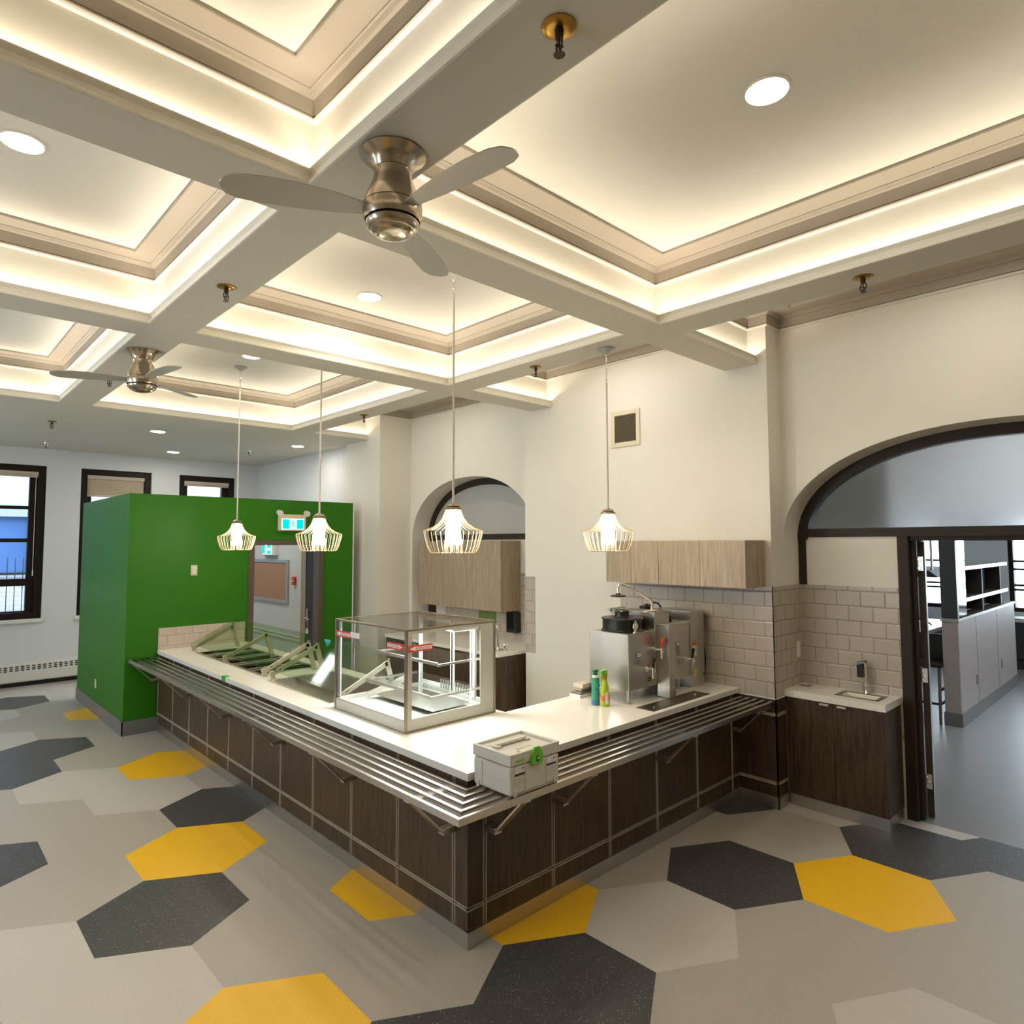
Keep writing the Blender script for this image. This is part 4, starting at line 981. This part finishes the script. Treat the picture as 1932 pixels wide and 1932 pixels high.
hb = thing('hand_basin', 'small rectangular undermount hand basin with steel rim', 'basin', (3.31, -.855, .84))
MB().frame(3.205, 3.425, -1.015, -.695, .030, 'z', .9285, .931).build('rim', mat('dark rim steel', (.22, .19, .16), .35, metal=.8), hb)
m = MB(); m.box(3.232, 3.236, -.985, -.725, .885, .928); m.box(3.394, 3.398, -.985, -.725, .885, .928); m.box(3.232, 3.398, -.985, -.981, .885, .928); m.box(3.232, 3.398, -.729, -.725, .885, .928); m.box(3.232, 3.398, -.985, -.725, .8755, .886)
m.build('bowl', QUARTZ, hb)
pt_ = thing('pillar_tap', 'chrome sensor pillar tap with black front behind the hand basin', 'tap', (3.44, -.86, .9285))
MB().cyl((3.445, -.858, .9285), (3.445, -.858, .955), .026, .018, 20).cyl((3.445, -.858, .95), (3.442, -.85, 1.17), .013, .015, 16).build('column', CHROME, pt_, smooth=True)
MB().bar((3.447, -.855, 1.178), (3.36, -.80, 1.17), .030, .030, (0.5, -.8, 0)).cyl((3.365, -.803, 1.165), (3.365, -.803, 1.14), .010).build('spout_head', CHROME, pt_, bevel=.005)
MB().box(3.405, 3.43, -.845, -.80, 1.055, 1.165).build('black_handle', BLACKP, pt_, bevel=.005)
gp = thing('counter_outlet', 'small square steel grommet plate set in the short worktop', 'outlet', (3.38, -.40, .928))
MB().box(3.355, 3.425, -.44, -.355, .928, .932).build('plate', CASEB, gp, bevel=.002)
MB().cyl((3.39, -.398, .932), (3.39, -.398, .935), .016).build('cap', WHITEP, gp)
wp = tag(MB().box(3.385, 3.455, -.337, -.3295, 1.155, 1.29).build('outlet_plate', WHITEP, bevel=.003), 'white outlet plate on the tiled side of the pillar', 'outlet')
vg = thing('air_vent', 'square wall air vent with dark louvres beside the rightmost pendant', 'vent', (XV, 1.13, 3.1))
MB().frame(.955, 1.305, 3.10, 3.462, .045, 'x', XV-.012, XV).build('vent_frame', mat('cream vent frame', (.72, .64, .48), .5), vg, bevel=.003)
MB().box(XV-.002, XV-.0005, 1.0, 1.26, 3.145, 3.417).build('backing', INK, vg)
lv = MB()
for k in range(19):
    z = 3.15+k*.0142; lv.add([(XV-.010, 1.0, z), (XV-.010, 1.26, z), (XV-.002, 1.26, z+.009), (XV-.002, 1.0, z+.009), (XV-.010, 1.0, z-.0015), (XV-.010, 1.26, z-.0015), (XV-.002, 1.26, z+.0075), (XV-.002, 1.0, z+.0075)], [(0, 1, 2, 3), (7, 6, 5, 4), (0, 4, 5, 1), (1, 5, 6, 2), (2, 6, 7, 3), (3, 7, 4, 0)])
lv.build('louvres', mat('bronze louvre', (.17, .125, .07), .5), vg)

# ------------------------------------------------------------------ lamps
def chain_mb(x, y, z0, z1, mb):
    n = max(3, int((z1-z0)/.027)); step = (z1-z0)/n
    for k in range(n):
        zc = z0+(k+.5)*step; pts = []
        for j in range(10):
            a = 2*PI*j/10; h_ = .5*step*1.25*math.sin(a); w_ = .006*math.cos(a)
            pts.append((x+(w_ if k % 2 else 0), y+(0 if k % 2 else w_), zc+h_))
        mb.tube(pts, .0026, 5, closed=True)
    return mb
PGRP = 'wire cage pendants over the counter'
def pendant(x, y, zc, label):
    zb = 2.075
    r = thing('pendant_lamp', label, 'pendant lamp', (x, y, zb), PGRP)
    MB().lathe([(.001, zc), (.066, zc), (.068, zc-.008), (.058, zc-.014), (.026, zc-.038), (.012, zc-.045), (.001, zc-.046)], (x, y), 28).build('canopy', ALU, r, smooth=True)
    chain_mb(x, y, zc-.27, zc-.044, MB()).build('chain', CHROME, r, smooth=True)
    MB().cyl((x, y, 2.395), (x, y, zc-.27), .0075, n=10).build('rod', mat('satin lamp rod', (.70, .63, .54), .4, metal=.3) if 'satin lamp rod' not in bpy.data.materials else bpy.data.materials['satin lamp rod'], r, smooth=True)
    MB().lathe([(.001, 2.408), (.012, 2.406), (.03, 2.398), (.044, 2.392), (.046, 2.384), (.040, 2.380), (.052, 2.376), (.056, 2.368), (.052, 2.36), (.001, 2.36)], (x, y), 28).build('socket_cap', NICKEL, r, smooth=True)
    MB().lathe([(.001, 2.358), (.036, 2.358), (.044, 2.33), (.050, 2.24), (.056, 2.132), (.001, 2.130)], (x, y), 24).build('glass_shade', PENDL, r, smooth=True)
    w_ = MB(); prof = [(.050, 2.372), (.056, 2.345), (.072, 2.305), (.100, 2.270), (.140, 2.244), (.180, 2.230), (.192, 2.224), (.1935, 2.214), (.185, 2.175), (.168, 2.115), (.152, 2.085), (.143, 2.078), (.095, 2.078), (.068, 2.080), (.062, 2.10), (.061, 2.135)]
    for k in range(30):
        a = 2*PI*(k+.5)/30; ca, sa = math.cos(a), math.sin(a)
        w_.tube([(x+rr*ca, y+rr*sa, z) for rr, z in prof], .0028, 6)
    w_.tube([(x+.052*math.cos(2*PI*k/24), y+.052*math.sin(2*PI*k/24), 2.372) for k in range(24)], .004, 6, closed=True)
    w_.build('wire_cage', mat('pale gold wire', (.34, .27, .17), .5, metal=.2) if 'pale gold wire' not in bpy.data.materials else bpy.data.materials['pale gold wire'], r, smooth=True)
    return r
pendant(.42, 4.42, ZC, 'farthest wire cage pendant hanging before the green wall')
pendant(.41, 2.52, ZC, 'second wire cage pendant hanging near the exit sign')
pendant(.389, .62, ZC, 'nearest wire cage pendant hanging above the display case')
pendant(1.690, .358, ZB, 'wire cage pendant hanging before the vent wall and oak cabinets')

DG = 'recessed ceiling downlights'
def downlight(x, y, z, label):
    r = thing('downlight', label, 'downlight', (x, y, z-.006), DG)
    MB().lathe([(.086, z), (.100, z-.001), (.098, z-.006), (.088, z-.006), (.085, z-.001), (.086, z)], (x, y), 36).build('trim_ring', WHITEP, r, smooth=True)
    MB().add([(x+.086*math.cos(2*PI*k/36), y+.086*math.sin(2*PI*k/36), z-.003) for k in range(36)], [list(range(36))[::-1]]).build('lens', DOWNL, r)
    return r
dl0 = downlight(.387, -1.55, ZC, 'large round downlight in the nearest right coffer')
for (x, y, z, lab) in ((-1.903, 1.092, ZC, 'round downlight in the left coffer at the photo edge'), (.376, 1.672, ZC, 'round downlight in the coffer above the display case'),
        (.349, 3.935, ZC, 'round downlight in the far coffer beside the farthest pendant canopy'), (.232, 6.763, ZB, 'left downlight of the flat ceiling above the green wall'),
        (.991, 8.737, ZB, 'downlight of the flat ceiling nearest the back windows'), (2.205, 6.768, ZB, 'right downlight of the flat ceiling near the second pendant rod'),
        (2.35, -1.9, ZC, 'added unseen downlight in the side coffer before the arched doorway'), (2.25, 1.1, ZC, 'added unseen downlight in the side coffer before the vent wall'), (2.2, 3.9, ZC, 'added unseen downlight in the side coffer before the left arch'), (-2.2, 3.95, ZC, 'added unseen downlight in the far left coffer')):  # this row of four is out of sight, added to fill walls and floor
    dup(dl0, (x, y, z-.006), lab)

SG = 'ceiling sprinklers'
def sprinkler(x, y, brass, label, rot=0):
    z = ZB; r = thing('sprinkler', label, 'sprinkler', (x, y, z-.09), SG)
    if brass:
        MB().lathe([(.001, z-.004), (.05, z), (.052, z-.004), (.045, z-.008), (.03, z-.012), (.018, z-.012), (.001, z-.013)], (x, y), 24).build('escutcheon', BRASS, r, smooth=True)
        MB().cyl((x, y, z-.012), (x, y, z-.038), .014, .012, 12).build('body', DKMET, r, smooth=True)
        q = MB(); ca, sa = math.cos(rot), math.sin(rot)
        for s_ in (-1, 1): q.tube([(x+s_*.010*ca, y+s_*.010*sa, z-.036), (x+s_*.023*ca, y+s_*.023*sa, z-.05), (x+s_*.021*ca, y+s_*.021*sa, z-.066), (x+s_*.006*ca, y+s_*.006*sa, z-.082)], .0035, 6)
        q.cyl((x, y, z-.038), (x, y, z-.078), .003, n=6); q.cyl((x+.012*sa, y-.012*ca, z-.06), (x-.012*sa, y+.012*ca, z-.06), .004, n=6)
        q.build('yoke', DKMET, r, smooth=True)
        MB().cyl((x, y, z-.082), (x, y, z-.087), .008, .018, 12).build('deflector', DKMET, r)
    else:
        MB().lathe([(.001, z-.002), (.034, z), (.035, z-.008), (.027, z-.022), (.022, z-.05), (.014, z-.062), (.001, z-.063)], (x, y), 20).build('cup', CHROME, r, smooth=True)
        MB().cyl((x, y, z-.06), (x, y, z-.088), .005, n=8).cyl((x, y, z-.088), (x, y, z-.091), .012, .012, 10).build('deflector', DKMET, r)
for x, y, b_, lab in ((-.923, -1.525, 1, 'large brass sprinkler on the beam nearest the camera'), (-.918, 1.116, 1, 'brass sprinkler on the beam beyond the near fan'),
        (1.680, -1.496, 1, 'brass sprinkler on the right beam above the arched doorway'), (1.660, 1.092, 1, 'dark sprinkler on the beam left of the rightmost pendant canopy'),
        (-.923, 3.94, 1, 'dark sprinkler on the beam just left of the far fan'), (1.675, 3.923, 1, 'dark sprinkler on the far beam above the left arch'),
        (-.929, 6.852, 1, 'brass sprinkler on the flat ceiling left of the far downlights'), (-.708, 8.851, 0, 'silver sprinkler on the flat ceiling above the leftmost windows'),
        (1.832, 7.728, 0, 'silver sprinkler on the flat ceiling right of the farthest pendant rod')):
    sprinkler(x, y, b_, lab, .6 if y > 0 else 1.1)

def fan(x, y, label):
    z = ZB; r = thing('ceiling_fan', label, 'ceiling fan', (x, y, 3.325), 'brushed nickel hugger fans')
    MB().lathe([(.001, z-.001), (.126, z-.001), (.128, z-.006), (.124, z-.010), (.104, z-.022), (.084, z-.045), (.074, z-.068)], (x, y), 48).build('canopy', NICKEL, r, smooth=True)
    MB().lathe([(.0735, z-.070), (.072, z-.085), (.078, z-.112), (.093, z-.15), (.108, z-.185), (.1135, z-.208)], (x, y), 48).build('neck_housing', NICKEL, r, smooth=True)
    MB().lathe([(.1135, z-.211), (.1155, z-.228), (.113, z-.25), (.106, z-.268)], (x, y), 48).build('motor_housing', NICKEL, r, smooth=True)
    MB().lathe([(.110, z-.2085), (.110, z-.2105)], (x, y), 48).lathe([(.0725, z-.0685), (.0725, z-.0695)], (x, y), 48).lathe([(.099, z-.266), (.099, z-.279)], (x, y), 48).build('dark_seam', BLACKP, r)
    MB().lathe([(.104, z-.277), (.102, z-.286), (.094, z-.298), (.085, z-.305), (.083, z-.305), (.070, z-.316), (.045, z-.323), (.001, z-.326)], (x, y), 48).build('end_bowl', NICKEL, r, smooth=True)
    for a0 in (36, 156, 276):
        a = math.radians(a0); d = Vector((math.cos(a), math.sin(a), 0)); n = Vector((-d.y, d.x, 0)); v = []; f = []
        st = [(.09, .030), (.14, .038), (.22, .055), (.34, .070), (.46, .074), (.56, .066), (.60, .045), (.615, .012)]
        for rr, hw_ in st:
            for s_, t_ in ((-1, 0), (1, 0), (1, 1), (-1, 1)):
                tilt = .20*(1-.5*rr); p_ = Vector((x, y, z-.238))+d*rr+n*(hw_*s_)+Vector((0, 0, hw_*s_*tilt+(.005 if t_ else 0)+.012*math.sin(rr*4)))
                v.append(p_)
        for i in range(len(st)-1):
            for j in range(4): f.append((4*i+j, 4*i+(j+1) % 4, 4*i+4+(j+1) % 4, 4*i+4+j))
        f.append((0, 1, 2, 3)); f.append(tuple(4*(len(st)-1)+j for j in (3, 2, 1, 0)))
        MB().add(v, f).build('blade', BLADE, r, smooth=True)
fan(-.925, -.655, 'near brushed nickel ceiling fan on the beam crossing')
fan(-.918, 2.872, 'far brushed nickel ceiling fan left of the farthest pendant')

# ------------------------------------------------------------------ office seen through the right doorway
struct(MB().box(3.6, 12.2, 1.0, 1.15, 0, 4.3).build('wall_office', GREY))
struct(MB().box(3.6, 12.2, -5.55, -5.4, 0, 4.3).build('wall_office', GREY))
w = MB(); OW = [(.28, .98), (-2.3, -.42), (-4.6, -2.6)]
ed = [1.0]+[q for a, b2 in OW for q in (b2, a)]+[-5.4]
for i in range(0, len(ed), 2): w.box(12.0, 12.3, ed[i+1], ed[i], 0, 4.3)
for a, b2 in OW: w.box(12.0, 12.3, a, b2, 0, .92); w.box(12.0, 12.3, a, b2, 2.25, 4.3)
struct(w.build('wall_office', GREY))
struct(MB().box(3.6, 12.3, -5.5, 1.1, 4.2, 4.3).build('ceiling', CEIL))
for i, (a, b2) in enumerate(OW[:2]):
    wd = thing('window_%d' % (4+i), '', '', (12.1, (a+b2)/2, .92)); del wd['label']; del wd['category']; struct(wd)
    MB().frame(a, b2, .92, 2.25, .07, 'x', 12.03, 12.18).build('window_frame', WFRAME, wd)
    s = MB()
    for z in (1.80, 1.66, 1.38, 1.30): s.box(12.06, 12.12, a, b2, z-.018, z+.018)
    s.build('sash', WFRAME, wd)
    MB().box(12.09, 12.096, a+.05, b2-.05, .95, 2.22).build('pane', WGLASS, wd)
hw_ = thing('half_partition', 'beige panelled half partition with dark base in the office', 'partition', (8.4, -.69, 0))
MB().box(6.766, 10.12, -.775, -.61, .15, 1.205).build('panel', BEIGEB, hw_, bevel=.003)
MB().box(6.755, 10.13, -.785, -.60, 0, .15).build('base_board', BASE, hw_)
MB().box(6.76, 10.14, -.783, -.60, 1.2055, 1.24).build('cap', STEEL, hw_, bevel=.002)
MB().box(7.64, 7.644, -.777, -.774, .15, 1.205).box(8.85, 8.854, -.777, -.774, .15, 1.205).build('seam', INK, hw_)
for x in (7.53, 9.02): MB().frame(x, x+.075, .38, .49, .008, 'y', -.778, -.774).build('outlet', INK, hw_)
ps = thing('pass_through_frame', 'dark steel post and chrome panel standing on the half partition', 'post', (6.9, -.69, 1.241))
MB().box(6.77, 6.84, -.775, -.61, 1.241, 2.3).build('post', mat('dark steel post', (.10, .10, .105), .35, metal=.8), ps, bevel=.003)
MB().box(6.85, 7.25, -.765, -.745, 1.26, 2.3).build('chrome_panel', CHROME, ps)
sh = thing('pass_shelf', 'two tier steel shelf with dark dividers on the half partition', 'shelf', (8.6, -.69, 1.241))
for z in (1.40, 1.79): MB().box(7.3, 9.95, -.74, -.56, z, z+.05).build('shelf_board', STEEL, sh, bevel=.003)
for x in (8.30, 9.46): MB().box(x, x+.05, -.73, -.57, 1.241, 1.79).build('divider', FRAME, sh)
MB().box(7.35, 9.9, -.57, -.55, 1.241, 1.80).build('back_panel', WFRAME, sh)
bs = thing('bar_stool', 'dark bar stool with wooden legs behind the half partition', 'stool', (6.88, -.42, 0))
MB().box(6.70, 7.05, -.60, -.25, .66, .70).build('seat', FRAME, bs, bevel=.01)
MB().box(7.03, 7.06, -.60, -.25, .70, 1.02).build('backrest', BLACKP, bs, bevel=.008)
for x, y in ((6.73, -.57), (7.02, -.57), (6.73, -.28), (7.02, -.28)): MB().cyl((x, y, 0), (x+(.02 if x < 6.9 else -.02), y, .66), .016, .018, 10).build('leg', mat('brown stool leg', (.16, .11, .07), .5) if 'brown stool leg' not in bpy.data.materials else bpy.data.materials['brown stool leg'], bs)
for z, y in ((.22, -.57), (.22, -.28), (.38, -.57)): MB().box(6.74, 7.01, y-.01, y+.01, z, z+.025).build('rung', FRAME, bs)
MB().box(6.735, 6.755, -.56, -.29, .22, .245).build('rung', FRAME, bs)
wt = thing('work_table', 'white topped dark work table behind the half partition', 'table', (8.2, .05, 0))
MB().box(7.4, 9.0, -.30, .55, .95, 1.0).build('table_top', mat('white laminate', (.85, .86, .86), .2), wt, bevel=.004)
MB().box(7.4, 9.0, -.28, .53, .80, .95).build('apron', BLACKP, wt)
for x, y in ((7.45, -.25), (8.95, -.25), (7.45, .5), (8.95, .5)): MB().box(x-.03, x+.03, y-.03, y+.03, 0, .80).build('leg', BLACKP, wt)
tag(MB().tube([(7.6, -.1, 1.0), (7.6, -.1, 1.10), (7.66, -.12, 1.13), (7.9, -.16, 1.08), (8.0, -.2, 1.02)], .010).build('cable', RUBBER, smooth=True), 'black cable arching over the white work table', 'cable')
hg = thing('range_hood', 'dark shallow hood hanging above the white work table', 'hood', (9.3, .3, 1.7))
MB().prism([(8.8, 1.72), (10.4, 1.72), (10.4, 1.62), (9.3, 1.60)], 'y', .0, .6).build('hood_body', FRAME, hg)
MB().box(9.0, 9.02, .0, .03, 1.72, 4.2).build('hanger_rod', STEEL, hg)
dk = thing('window_desk', 'white topped dark cabinet run under the office windows', 'desk', (11.7, -1.5, 0))
MB().box(11.4, 11.98, -4.5, -.30, .80, .86).build('desk_top', WHITEP, dk)
MB().box(11.5, 11.97, -4.5, -.30, .18, .80).build('cabinet_body', mat('charcoal laminate', (.04, .042, .05), .4), dk)
MB().box(11.55, 11.97, -4.5, -.35, 0, .16).build('plinth', INK, dk)
area('office_fill_light', (6.6, -1.9, 4.1), 2.4, 2.4, 36, COOL)  # unseen lamp without a fixture, added to light the office walls
struct(MB().box(5.0, 5.1, -.62, 1.0, 2.2, 4.2).build('wall_office', mat('olive grey bulkhead shade', (.45, .43, .37), .6)))  # bulkhead added, its dull colour standing for the shaded side of the arch
struct(MB().box(8.6, 8.7, -5.4, 1.0, 2.45, 4.2).build('wall_office', GREY))
area('corridor_fill_light', (1.2, 7.6, 3.62), .6, 1.2, 10, COOL)  # bare lamp added above the open enclosure to brighten the corridor
